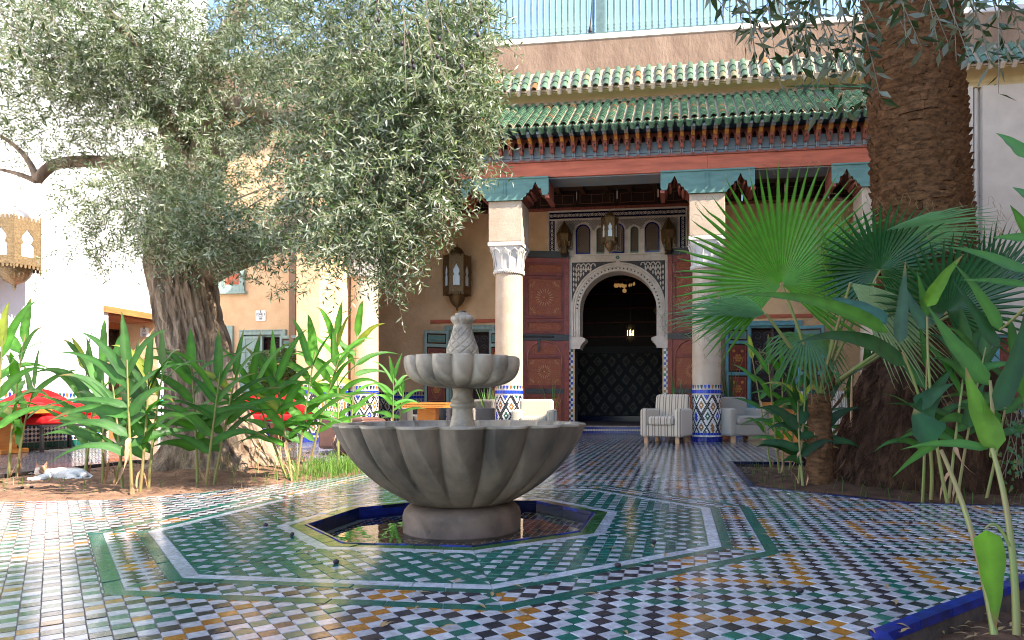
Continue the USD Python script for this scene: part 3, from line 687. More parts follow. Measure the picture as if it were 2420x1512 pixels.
# roof
RY0, RZ0, RY1, RZ1 = 11.27, 5.185, 12.58, 6.09
rs = math.atan2(RZ1 - RZ0, RY1 - RY0); RL = math.hypot(RZ1 - RZ0, RY1 - RY0)
part(port, 'roof_bed', pX(Polygon([(RY0, RZ0), (RY1, RZ1), (RY1, RZ1 - .3), (RY0 + .05, RZ0 - .016)]), X0, X1), 'mortar')
part(port, 'ridge_fillet', pX(Polygon([(RY1 - .14, RZ1 - .05), (RY1 - .08, RZ1 + .04), (RY1 + .03, RZ1 + .07), (RY1 + .03, RZ1 - .05)]), X0, X1), 'mortar')
RK = .151; nr, rows = int((X1 - X0) / RK), 16
tiles = []
for k in range(nr):
    x = X0 + (k + .5) * RK; hip = max(0.0, (x - 1.9) / (X1 - 1.9))
    for r in range(rows):
        if r / rows > 1.02 - hip * .45: continue
        tiles.append((x, r * (RL / rows), r))
ct = cover_tile(.118, .155, .011, .86)
shown = sorted(tiles, key=lambda t: (abs(t[0] + .2) + t[2] * .12))[:300]; ss = set(shown)
def put(t):
    x, s, r = t
    return xf(ct, (x + random.uniform(-.004, .004), RY0 - .03 + s * math.cos(rs), RZ0 + .0 + s * math.sin(rs) + random.uniform(0, .006)), random.uniform(-.03, .03), rs - .10)
for t in shown:
    m = put(t); part(port, 'roof_tile', m, 'roof_green', 40, col=np.tile(rand_green(.10), (len(m[0]), 1)))
ms = [put(t) for t in tiles if t not in ss]
part(port, 'roof_tiles', J(*ms), 'roof_green', col=np.vstack([np.tile(rand_green(.10), (len(m[0]), 1)) for m in ms]), kind='stuff')
m = J(*[xf(cover_tile(.125, .12), (X0 + k * RK, RY0 - .03, RZ0 + .01), 0, rs, math.pi) for k in range(nr + 1)])
part(port, 'gutter_lips', m, 'roof_green', col=np.tile((.07, .14, .08), (len(m[0]), 1)), kind='stuff')
hipm = [xf(cover_tile(.13, .27), (1.85 + q * .24, RY1 - .06 - q * .01, RZ1 + .05 - q * .022), -math.pi / 2, -.06) for q in range(7)]
part(port, 'ridge_tiles', J(*hipm), 'roof_green', col=np.tile((.06, .21, .11), (sum(len(h[0]) for h in hipm), 1)), kind='stuff')
# ceiling, gallery walls
part(port, 'ceiling', J(box(-5.9, 3.4, 12.0, 12.92, 5.16, 5.22), box(-7.4, 5.0, 12.925, YB + .1, 5.16, 5.22)), 'painted_ceiling')
for k in range(24):
    x = -7.0 + k * .5; part(port, 'ceiling_joist', box(x - .05, x + .05, 12.22 if -5.8 < x < 3.3 else 12.95, YB - .06, 5.06, 5.158), 'painted_ceiling')
back = sbox(-7.4, 0, 5.0, 4.76).difference(sbox(DX - .93, -.1, DX + .93, 2.0)).difference(archpoly(DX, 1.0, 2.60, .93, 24)).difference(sbox(-4.99, .55, -4.02, 2.26)).difference(sbox(1.42, .55, 2.42, 2.26))
wall(port, 'gallery_wall', back, YB, YB + .45, 'plaster')
for k in range(14):
    a = -7.3 + k * .86; part(port, 'painted_frieze', box(a, a + .84, YB - .06, YB + .02, 4.80, 5.15), 'dark_wood')
    out = J(*[box(p, q, YB - .065, YB - .061, r, s) for (p, q, r, s) in ((a + .06, a + .78, 5.06, 5.066), (a + .06, a + .78, 4.87, 4.876), (a + .06, a + .066, 4.88, 5.06), (a + .774, a + .78, 4.88, 5.06), (a + .30, a + .306, 4.88, 5.06), (a + .54, a + .546, 4.88, 5.06))])
    part(port, 'frieze_outline', out, 'door_line')
part(port, 'frieze_moulding', box(-7.3, 4.9, YB - .09, YB + .01, 4.75, 4.795), 'red_bracket')
part(port, 'end_wall', box(-7.5, -7.4, YW + .405, YB + .4, 0, 5.2), 'plaster')
part(port, 'end_wall', box(5.0, 5.1, YC + .405, YB + .4, 0, 5.2), 'plaster')
for (a, L) in ((-7.38, 2.35), (-4.0, 1.0), (.48, .93), (2.45, 2.5)):
    P, Cc = zellige(L, 0, .89, .185, skirt=True, spikes=(OCHRE, BLACK, BLACK, BLUE)); M_ = mosaic(P, Cc, wallY(a, YB - .008)); part(port, 'zellige_dado', M_[0], 'glaze_wall', col=M_[1], kind='stuff')
    part(port, 'dado_bed', box(a, a + L, YB - .008, YB + .01, 0, .89), 'grout_wall')
# end piers that carry the roof left and right
for (a, b, lab) in ((-6.26, -5.86, 'ochre plaster pier closing the left end of the gallery'), (3.38, 3.77, 'pale plaster pier behind the palm trunk')):
    pr = thing('end_pier', lab, 'pier')
    part(pr, 'shaft', box(a, b, 10.80, 12.5, 0, 4.46), 'plaster' if a < 0 else 'plaster_light')
    if a < 0:
        P, Cc = zellige(b - a, 0, .95, .195); M_ = mosaic(P, Cc, wallY(a, 10.80 - .005)); part(pr, 'zellige_front', M_[0], 'glaze_wall', col=M_[1], kind='stuff')
        part(pr, 'zellige_bed', J(box(a, b, 10.795, 10.801, 0, .95), box(b - .001, b + .005, 10.80, 11.98, 0, .95)), 'grout_wall')
        P, Cc = zellige(1.16, 0, .95, .195); M_ = mosaic(P, Cc, wallXp(b + .005, 10.80)); part(pr, 'zellige_side', M_[0], 'glaze_wall', col=M_[1], kind='stuff')
# columns
def corbel(cx):
    t = .765
    pts = [(-.31, 4.19), (.31, 4.19)]
    right = [(.33, 4.235), (.37, 4.25), (.385, 4.30), (.425, 4.31), (.44, 4.36), (.48, 4.365), (.50, 4.42), (.535, 4.49), (.575, 4.41), (.60, 4.375), (.635, 4.37), (.645, 4.30), (.66, 4.26), (.74, 4.26), (.765, 4.30), (.765, 4.572)]
    return Polygon([(cx + a, b) for a, b in pts] + [(cx + a, b) for a, b in right] + [(cx - a, b) for a, b in right[::-1]])
def column(cx, label):
    t = thing('column', label, 'column')
    part(t, 'base_course', lathe([(.01, 0), (.262, 0), (.262, .085), (.250, .09), (.246, .10)], 40), 'blue_glaze', 40)
    part(t, 'mosaic_bed', xf(lathe([(.244, .085), (.244, .955), (.235, .96)], 48), (cx, YF, 0)), 'grout_wall', 40)
    P, Cc = zellige(2 * math.pi * .245, .0, .955, 2 * math.pi * .245 / 8, .0300)
    keep = [(p, c) for p, c in zip(P, Cc) if p[:, 1].min() > .086]
    M_ = mosaic([p for p, c in keep], [c for p, c in keep], cylmap(cx, YF, .245)); part(t, 'mosaic', M_[0], 'glaze_wall', col=M_[1], kind='stuff')
    n = 32; sk = []
    for k in range(n):
        a0, a1 = 2 * math.pi * (k + .06) / n, 2 * math.pi * (k + .94) / n
        sk.append(extr(Polygon([(.25 * math.cos(a0), .25 * math.sin(a0)), (.268 * math.cos(a0), .268 * math.sin(a0)), (.268 * math.cos(a1), .268 * math.sin(a1)), (.25 * math.cos(a1), .25 * math.sin(a1))]), .082))
    part(t, 'base_tiles', xf(J(*sk), (cx, YF, .001)), 'blue_glaze', kind='stuff')
    part(t, 'shaft', xf(lathe([(.240, .95), (.243, 1.4), (.240, 2.2), (.236, 2.91)], 48), (cx, YF, 0)), 'plaster_pale', 40)
    # carved capital: twisted ring, leaves, square slab
    part(t, 'capital_ring', J(*[tube([(cx + .252 * math.cos(a), YF + .252 * math.sin(a), 2.895), (cx + .262 * math.cos(a + .07), YF + .262 * math.sin(a + .07), 2.925), (cx + .252 * math.cos(a + .14), YF + .252 * math.sin(a + .14), 2.955)], .019, 6) for a in np.arange(44) * 2 * math.pi / 44]), 'capital_white', 40)
    def sect(z, r, q):   # circle growing into a square
        a = np.arange(48) * 2 * np.pi / 48; sq = 1 / np.maximum(abs(np.cos(a)), abs(np.sin(a))); rr = r * ((1 - q) + q * sq)
        return np.stack([cx + rr * np.cos(a), YF + rr * np.sin(a), np.full(48, z)], 1)
    secs = [sect(2.94, .243, 0), sect(3.05, .246, .1), sect(3.15, .254, .3), sect(3.25, .270, .6), sect(3.32, .285, .9), sect(3.335, .275, 1), sect(3.345, .300, 1), sect(3.40, .303, 1), sect(3.42, .27, 1)]
    v = np.vstack(secs); i, j = np.meshgrid(np.arange(len(secs) - 1), np.arange(48), indexing='ij')
    part(t, 'capital', (v, tri(np.stack([i * 48 + j, i * 48 + (j + 1) % 48, (i + 1) * 48 + (j + 1) % 48, (i + 1) * 48 + j], -1).reshape(-1, 4))), 'capital_white', 35)
    for k in range(12):
        th = k * math.pi / 6; pts = []
        for u, z, r in ((-.5, 2.97, .248), (-.5, 3.16, .262), (-.35, 3.26, .286), (0, 3.305, .306), (.35, 3.26, .286), (.5, 3.16, .262), (.5, 2.97, .248)):
            a = th + u * math.pi / 6 * .92; q = max(0, (z - 3.0) / .33) * .8; s = 1 / max(abs(math.cos(a)), abs(math.sin(a))); rr = (r + .004) * ((1 - q) + q * min(s, 1.3))
            pts.append((cx + rr * math.cos(a), YF + rr * math.sin(a), z))
        part(t, 'carved_leaf', tube(pts, .0095, 5), 'capital_white', 40)
    part(t, 'pier', rbox(cx - .29, cx + .29, YF - .29, YF + .29, 3.415, 4.108, .012), 'plaster_pale', 30)
    cb = affinity.translate(corbel(cx), 0, -.084)
    cbp = part(t, 'corbel', pY(cb, YF - .335, YF - .30), 'teal_wood')
    part(cbp, 'carved_core', pY(cb.buffer(-.018), YF - .2995, YF + .29), 'red_bracket')
    for s in (-1, 1):
        for (u, z) in ((.39, 4.27), (.45, 4.33), (.535, 4.46), (.61, 4.36)):
            part(cbp, 'carved_bud', J(*[icos(1, 1, (.035, .05, .04)) for _ in range(1)]) if False else xf(icos(1, 1, (.032, .26, .042)), (cx + s * u, YF - .03, z - .084)), 'red_bracket', 40)
        part(cbp, 'end_block', box(min(cx + s * .70, cx + s * .772), max(cx + s * .70, cx + s * .772), YF - .33, YF + .27, 4.126, 4.178), 'red_bracket')
    rope = J(box(cx - .76, cx + .76, YF - .352, YF - .334, 4.545, 4.572), box(cx - .035, cx + .035, YF - .342, YF - .336, 4.25, 4.54), box(cx - .024, cx - .018, YF - .348, YF - .341, 4.29, 4.53), box(cx + .018, cx + .024, YF - .348, YF - .341, 4.29, 4.53))
    part(cbp, 'rope_moulding', xf(rope, (0, 0, -.084)), 'teal_wood')
    return t
column(-2.95, 'plaster column with zellige base directly left of the red doors')
column(.465, 'plaster column with zellige base beside the striped armchair')
column(-5.62, 'plaster column with zellige base at the left end of the gallery')
column(3.20, 'plaster column mostly hidden behind the thick palm trunk')
# ================================================================ the salon behind the great doors
salon = thing('salon', 'dim reception room with a lozenge tiled back wall behind the arch, coloured darker for the dimness', 'room')
RX0, RX1, RYB = DX - 2.4, DX + 2.4, 19.6
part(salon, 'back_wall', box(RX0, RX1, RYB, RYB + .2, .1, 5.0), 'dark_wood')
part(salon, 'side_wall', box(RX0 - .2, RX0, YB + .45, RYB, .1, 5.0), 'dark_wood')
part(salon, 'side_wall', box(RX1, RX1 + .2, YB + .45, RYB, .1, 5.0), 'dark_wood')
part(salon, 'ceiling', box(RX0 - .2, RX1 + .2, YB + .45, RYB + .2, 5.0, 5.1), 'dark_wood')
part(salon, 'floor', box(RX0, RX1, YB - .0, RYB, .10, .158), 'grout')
for k in range(6): part(salon, 'painted_band', box(RX0, RX1, RYB - .03, RYB + .01, 2.5 + k * .4, 2.53 + k * .4), 'red_wood')
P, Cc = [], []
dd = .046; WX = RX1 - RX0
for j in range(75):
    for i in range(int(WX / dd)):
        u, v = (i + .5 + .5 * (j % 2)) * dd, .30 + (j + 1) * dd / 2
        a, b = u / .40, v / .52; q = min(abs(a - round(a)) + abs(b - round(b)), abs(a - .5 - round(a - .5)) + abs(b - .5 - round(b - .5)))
        P.append(np.array([[u, v - dd / 2 + .002], [u + dd / 2 - .002, v], [u, v + dd / 2 - .002], [u - dd / 2 + .002, v]])); Cc.append((.115, .10, .08) if (q > .16 and q < .30) or q < .07 else ((.012, .012, .014) if q > .38 else (.035, .022, .014)))  # tile colours lowered so the dimness of the room is painted in
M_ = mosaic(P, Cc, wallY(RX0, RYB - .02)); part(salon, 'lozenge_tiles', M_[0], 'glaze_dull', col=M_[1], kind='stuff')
part(salon, 'carved_frieze', box(RX0, RX1, RYB - .03, RYB + .01, 2.06, 2.24), 'stucco_dark')
ZB = .32
stp = part(salon, 'inner_step', box(RX0, RX1, 18.6, RYB, .158, .30), 'blue_dark')
# jamb reveals of the doorway
for s in (-1, 1):
    x = DX + s * .93
    P, Cc = [], []
    for j in range(28):
        z = .17 + j * .058
        if z > 1.78: break
        for i in range(2):
            P.append(rect(i * .05, i * .05 + .048, z, z + .056)); Cc.append(TW if (i + j) % 2 else [BLUE, GREEN, OCHRE, BLUE][j // 2 % 4])
    x0 = x - .13 if s < 0 else x + .03
    M_ = mosaic(P, Cc, wallY(x0, YB - .008)); part(salon, 'jamb_tiles', M_[0], 'glaze_wall', col=M_[1], kind='stuff')
    part(salon, 'jamb_reveal', box(min(x, x - s * .004), max(x, x - s * .004), YB - .005, YB + .44, .16, 1.95), 'stucco_dark')
# step with blue tiles
step = thing('door_step', kind='structure')
SX0, SX1, SY = DX - 1.0, DX + 1.0, YB - .11
part(step, 'slab', box(SX0 + .01, SX1 - .01, SY + .006, YB + .02, 0, .150), 'grout')
part(step, 'tread', box(SX0, SX1, SY, YB + .02, .151, .166), 'mortar')
for row, (z0, z1) in enumerate(((.004, .060), (.094, .150))):
    n = 12
    for k in range(n):
        w = (SX1 - SX0) / n; part(step, 'blue_tile', box(SX0 + k * w + .002, SX0 + (k + 1) * w - .002, SY, SY + .01, z0, z1), 'blue_glaze')
P, Cc = [], []
for k in range(58):
    u = (k + .5) * (SX1 - SX0) / 58
    P.append(np.array([[u, .0635], [u + .0155, .077], [u, .0905], [u - .0155, .077]])); Cc.append([OCHRE, GREEN, (.35, .07, .03), BLUE][k % 4])
M_ = mosaic(P, Cc, wallY(SX0, SY + .004)); part(step, 'lozenge_strip', M_[0], 'glaze_wall', col=M_[1], kind='stuff')
part(step, 'strip_bed', box(SX0, SX1, SY + .002, SY + .008, .062, .092), 'stucco')
# ================================================================ carved plaster portal round the arch
portal = thing('arch_portal', 'carved white plaster portal with horseshoe arch and five latticed upper windows', 'portal')
y = YB
outer = sbox(DX - 1.04, 1.80, DX + 1.04, 3.77)
hole = archpoly(DX, 1.0, 2.62, .81, 32).union(sbox(DX - .81, 1.0, DX + .81, 2.6))
foot = [Polygon([(DX + s * .81, 2.06), (DX + s * .70, 2.02), (DX + s * .70, 1.97), (DX + s * .74, 1.94), (DX + s * .80, 1.86), (DX + s * .83, 1.80), (DX + s * 1.04, 1.80), (DX + s * 1.04, 2.06)]) for s in (-1, 1)]
part(portal, 'arch_wall', pY(outer.difference(hole), y - .03, y + .44), 'stucco')
for f_ in foot: part(portal, 'impost', pY(f_, y - .035, y + .43), 'stucco')
def archband(r0, r1, y0, y1, name, m, wob=0, n=60, zlow=2.06):
    def ln(r, wv):
        a = np.linspace(0, math.pi, n); rr = r + wv * np.abs(np.sin(np.arange(n) * math.pi / 3))
        return [(DX + r, zlow)] + [(DX + q * math.cos(t), 2.62 + q * math.sin(t)) for q, t in zip(rr, a)] + [(DX - r, zlow)]
    poly = Polygon(ln(r1, wob) + ln(r0, 0)[::-1]).buffer(0); part(portal, name, pY(poly, y0, y1), m)
archband(.815, .835, y - .05, y - .031, 'arch_fillet', 'stucco')
archband(.845, .895, y - .044, y - .0305, 'arch_rope', 'stucco')
for k in range(34):
    a = math.pi * (k + .5) / 34; part(portal, 'arch_boss', xf(icos(.017, 1, (1, .6, 1)), (DX + .87 * math.cos(a), y - .046, 2.62 + .87 * math.sin(a))), 'stucco_dark', 40)
archband(.905, .93, y - .060, y - .031, 'arch_scallop', 'stucco', .02)
archband(.955, .975, y - .066, y - .031, 'arch_scallop', 'stucco', .016)
# spandrels: dark ground with raised interlaced leaves
sp_ = sbox(DX - .985, 2.62, DX + .985, 3.635).difference(Point(DX, 2.62).buffer(1.0))
part(portal, 'spandrel_ground', pY(sp_, y - .036, y - .031), 'stucco_dark')
cres = Polygon([(0, .052)] + [(.052 * math.sin(a), .052 * math.cos(a)) for a in np.linspace(0.2, 2.0, 7)] + [(.030 * math.sin(a), .006 + .030 * math.cos(a)) for a in np.linspace(2.0, -2.0, 9)] + [(.052 * math.sin(a), .052 * math.cos(a)) for a in np.linspace(-2.0, -.2, 7)])
drop = Polygon([(0, .05), (.018, .01), (.010, -.03), (0, -.045), (-.010, -.03), (-.018, .01)])
leafs, spb = [], sp_.buffer(-.012)
for i in range(-9, 10):
    for j in range(10):
        cx_, cz_ = DX + i * .105, 2.66 + j * .112
        for q, (dx_, dz_) in ((cres, (0, 0)), (drop, (.0525, .045)), (drop, (0, -.055))):
            g = affinity.translate(q, cx_ + dx_, cz_ + dz_)
            if spb.contains(g.centroid) and spb.buffer(.02).contains(g): leafs.append(pY(g, y - .048, y - .034))
part(portal, 'carved_leaves', J(*leafs), 'stucco', kind='stuff')
fr = sbox(DX - 1.0, 2.06, DX + 1.0, 3.65).difference(sbox(DX - .985, 1.9, DX + .985, 3.635))
part(portal, 'spandrel_frame', pY(fr, y - .045, y - .030), 'stucco')
ogee = Polygon([(DX - .12, 3.53), (DX, 3.67), (DX + .12, 3.53), (DX + .06, 3.50), (DX, 3.55), (DX - .06, 3.50)]); part(portal, 'ogee_tip', pY(ogee, y - .07, y - .031), 'stucco')
for k in range(6):
    a = k * math.pi / 3; part(portal, 'star_petal', xf(icos(.016, 1, (1, .5, 1)), (DX - .01 + .026 * math.cos(a), y - .034, 3.72 + .026 * math.sin(a))), 'teal_wood', 40)
# upper panel
UX0, UX1, UZ0, UZ1 = DX - 1.50, DX + 1.44, 3.775, 4.745
up = sbox(UX0, UZ0, UX1, UZ1); wins = []
for cx_, hw, top, kind in ((-.745, .155, 4.44, 1), (-.375, .085, 4.36, 0), (-.02, .155, 4.44, 1), (.345, .085, 4.36, 0), (.715, .155, 4.44, 1)): wins.append((DX + cx_, hw, top, kind))
solid = up
for (cx_, hw, top, kd) in wins: solid = solid.difference(archpoly(cx_, UZ0 + .06, top - hw, hw, 16))
part(portal, 'upper_panel', pY(solid, y - .03, y - .002), 'stucco')
part(portal, 'window_back', pY(sbox(UX0 + .1, UZ0 + .02, UX1 - .1, UZ1 - .1), y - .0015, y + .0), 'lattice_back')
def lattice(cx_, hw, z0, top, pitch, yy):
    """pierced plaster lattice"""
    shape = archpoly(cx_, z0, top - hw, hw - .004, 14); ms = []
    n = int(2.6 / pitch)
    for k in range(-n, n + 1):
        for sgn in (1, -1):
            ln = Polygon([(cx_ - 1 + k * pitch, z0 + sgn * -1 - .0035), (cx_ + 1 + k * pitch, z0 + sgn * 1 - .0035), (cx_ + 1 + k * pitch, z0 + sgn * 1 + .0035), (cx_ - 1 + k * pitch, z0 + sgn * -1 + .0035)])
            g = ln.intersection(shape)
            if not g.is_empty and g.area > 1e-5: ms.append(pY(g, yy - .006, yy))
    return J(*ms)
for (cx_, hw, top, kd) in wins:
    w = thing_part = part(portal, 'window_frame', pY(archpoly(cx_, UZ0 + .035, top - hw, hw + .0, 18).difference(archpoly(cx_, UZ0 + .065, top - hw, hw - (.024 if kd else .014), 18)), y - .045, y - .012), 'blue_glaze' if kd else 'teal_wood', label='blue arched frame' if kd else 'narrow green arched frame')
    m = lattice(cx_, hw - .02, UZ0 + .065, top - .02, .040 if kd else .032, y - .012); part(w, 'lattice', m, 'lattice_wood')
    part(w, 'hood', pY(Polygon([(cx_ + (hw + .03) * math.cos(a), top - hw + (hw + .03) * math.sin(a)) for a in np.linspace(0, math.pi, 15)] + [(cx_ + (hw + .008) * math.cos(a), top - hw + (hw + .008) * math.sin(a)) for a in np.linspace(math.pi, 0, 15)]), y - .05, y - .029), 'stucco')
# calligraphy-like fillets in the middle window, flowers in the border
part(portal, 'carved_script', J(*[tube([PY(a, b, y - .03) for a, b in q], .004, 5) for q in ([(1442, 594), (1452, 592), (1470, 594)], [(1455, 592), (1458, 580), (1464, 586), (1462, 592)], [(1466, 592), (1468, 530), (1464, 526)])]), 'stucco')
bz = UZ1 - .19
for (a, b, c, d) in ((UX0 + .03, UX1 - .03, bz + .02, bz + .155), (UX0 + .03, UX0 + .145, UZ0, bz - .02), (UX1 - .145, UX1 - .03, UZ0, bz - .02)):
    part(portal, 'border_ground', pY(sbox(a, c, b, d), y - .036, y - .031), 'blue_dark'); fl = []
    horiz = (b - a) > (d - c); n = int(max(b - a, d - c) / .078)
    for k in range(n):
        u = (k + .5) / n; cx_, cz_ = (a + u * (b - a), (c + d) / 2) if horiz else ((a + b) / 2, c + u * (d - c))
        for t in range(6):
            g = t * math.pi / 3; fl.append(xf(icos(.012, 0, (1, .5, 1)), (cx_ + .018 * math.cos(g), y - .037, cz_ + .02 * math.sin(g))))
        w0 = .034 * (1 if k % 2 else -1)
        pts = [(cx_ - .05, y - .037, cz_ - w0), (cx_, y - .037, cz_ + w0 * .95), (cx_ + .05, y - .037, cz_ - w0)] if horiz else [(cx_ - w0, y - .037, cz_ - .05), (cx_ + w0 * .95, y - .037, cz_), (cx_ - w0, y - .037, cz_ + .05)]
        fl.append(tube(pts, .0055, 4)); fl.append(tube([(q[0] * 2 * 0 + q[0], q[1], q[2]) for q in pts[:2]], .004, 4))
    part(portal, 'border_flowers', J(*fl), 'stucco', kind='stuff')
part(portal, 'panel_border', pY(up.difference(sbox(UX0 + .018, UZ0 - .1, UX1 - .018, UZ1 - .018)), y - .05, y - .030), 'stucco')
part(portal, 'panel_border', pY(sbox(UX0 + .155, UZ0, UX1 - .155, bz).difference(sbox(UX0 + .175, UZ0 - .1, UX1 - .175, bz - .02)), y - .05, y - .030), 'stucco')
fil = []
for i in range(84):
    for j in range(24):
        cx_, cz_ = UX0 + .19 + i * .031, 3.90 + j * .032 + (i % 2) * .016
        q = Point(cx_, cz_)
        if all(q.distance(archpoly(a, UZ0, t - h, h + .035, 12)) > .010 for a, h, t, k in wins) and cz_ < bz - .03 and (cz_ > 4.30 or abs(cx_ - DX) > .95) and UX0 + .19 < cx_ < UX1 - .19: fil.append(tube([(cx_ - .016, y - .034, cz_ - .012), (cx_, y - .036, cz_ + .014), (cx_ + .013, y - .034, cz_ - .008)], .0050, 4))
part(portal, 'carved_filigree', J(*fil), 'stucco_dark', kind='stuff')
# ================================================================ great wooden doors
def star_panel(w, h):
    """inlaid sunburst, centred on the origin in the xz plane"""
    ms = []
    def petal(cx_, cz_, a, r0, r1, wd):
        p = np.array([[r0, 0], [(r0 + r1) / 2, wd], [r1, 0], [(r0 + r1) / 2, -wd]]); c, s = math.cos(a), math.sin(a)
        q = Polygon(p @ np.array([[c, s], [-s, c]]) + [cx_, cz_]); ms.append(pY(q, -.006, .0))
    R = min(w, h) * .30
    for k in range(18): petal(0, 0, k * math.pi / 9, R * .42, R, .0085)
    for sx in (-1, 1):
        for sz in (-1, 1):
            for k in range(5): petal(sx * w * .44, sz * h * .44, math.atan2(-sz, -sx) + (k - 2) * .35, R * .25, R * .62, .007)
    ms.append(xf(icos(.022, 1, (1, .4, 1)), (0, -.002, 0)))
    rr = random.Random(3)
    for k in range(46):
        a, b = rr.uniform(-.46, .46) * w, rr.uniform(-.46, .46) * h
        if math.hypot(a, b) > R * 1.08: ms.append(xf(icos(.0065, 0, (1, .5, 1)), (a, -.001, b)))
    return J(*ms)
def great_door(hinge, rz, side, label):
    t = thing('wooden_door', label, 'door', loc=(hinge[0], hinge[1], .0), rz=rz)
    W_, Z0, Z1 = 1.04, .05, 3.72
    def bx(a, b, c, d, y0, y1): return box(min(side * a, side * b), max(side * a, side * b), y0, y1, c, d)
    part(t, 'leaf_board', bx(0, W_, Z0, Z1, .0, .05), 'door_red')
    part(t, 'head_band', bx(-.01, W_ + .01, Z1, Z1 + .14, -.03, .08), 'iron')
    for a, b in ((0, .10), (W_ - .10, W_)):
        st = part(t, 'stile', bx(a, b, Z0, Z1, -.022, -.0005), 'door_red')
        ms = []
        for k in range(19):
            z = Z0 + .1 + k * .192; ang = np.linspace(0, 2 * math.pi, 17); c = side * (a + b) / 2
            ms.append(tube([(c + .032 * math.cos(q), -.023, z + .078 * math.sin(q)) for q in ang], .0035, 4, cap=False)); ms.append(tube([(c - .03, -.023, z + .096), (c + .03, -.023, z + .112)], .003, 4)); 
        part(st, 'oval_inlay', J(*ms), 'door_line')
    rows = [(3.37, 3.60, 'n'), (2.47, 3.30, 's'), (2.14, 2.38, 'n'), (1.0, 1.62, 's'), (.12, .80, 's')]
    for (z0, z1, k) in rows:
        fr = part(t, 'panel_frame', pY(sbox(-.5, z0 - .03, .5, z1 + .03).intersection(sbox(-(W_ - .24) / 2, z0 - .03, (W_ - .24) / 2, z1 + .03)).difference(sbox(-(W_ - .34) / 2, z0 + .03, (W_ - .34) / 2, z1 - .03)), -.03, -.0005), 'red_wood')
        st = stage.GetPrimAtPath(fr); UsdGeom.Xformable(st).AddTranslateOp().Set(Gf.Vec3d(side * W_ / 2, 0, 0))
        pn = part(t, 'carved_panel', bx(.17, W_ - .17, z0 + .03, z1 - .03, -.008, -.0005), 'door_carved')
        if k == 's': part(pn, 'star_inlay', xf(star_panel(W_ - .36, z1 - z0 - .08), (side * W_ / 2, -.0085, (z0 + z1) / 2)), 'gold_inlay')
        else:
            ms = []
            for q in range(4):
                c = side * (.17 + (W_ - .34) * (q + .5) / 4); ang = np.linspace(0, 2 * math.pi, 13)
                ms.append(tube([(c + .075 * math.cos(v), -.010, (z0 + z1) / 2 + .055 * math.sin(v) * (1 + .3 * math.cos(4 * v))) for v in ang], .004, 4, cap=False))
            part(pn, 'line_inlay', J(*ms), 'door_line')
    # wicket arch, bands, bolt
    ag = [(side * (W_ / 2 + .36 * math.cos(a)), -.026, 1.60 + .36 * math.sin(a)) for a in np.linspace(math.pi, 0, 22)]
    part(t, 'wicket_arch', tube([(side * W_ / 2 - .36, -.026, 1.15)] + ag + [(side * W_ / 2 + .36, -.026, 1.15)] if side > 0 else [(side * W_ / 2 + .36, -.026, 1.15)] + ag + [(side * W_ / 2 - .36, -.026, 1.15)], .011, 6), 'door_line', 40)
    part(t, 'wicket_panel', bx(.28, W_ - .28, 1.68, 1.86, -.018, -.0005), 'door_carved')
    part(t, 'iron_band', bx(.0, W_, 1.97, 2.10, -.034, -.0005), 'iron'); part(t, 'iron_band', bx(.12, W_ - .12, .85, .95, -.034, -.0005), 'iron')
    part(t, 'bolt', tube([(side * W_ - side * .02, -.055, 2.05), (side * .32, -.055, 2.05)], .016, 8), 'iron', 40)
    part(t, 'bolt_hasp', box(side * .64 - .02, side * .64 + .02, -.06, -.04, 1.74, 2.04), 'iron')
    part(t, 'door_ring', xf(tube([(.035 * math.cos(a), 0, .035 * math.sin(a)) for a in np.linspace(0, 2 * math.pi, 17)], .006, 6, cap=False), (side * (W_ / 2), -.045, .90)), 'iron', 40)
great_door((DX - 1.045, YB - .06), math.radians(14), -1, 'carved red wooden door leaf standing open left of the arch')
great_door((DX + 1.045, YB - .06), math.radians(-14), 1, 'carved red wooden door leaf half hidden behind the right column')

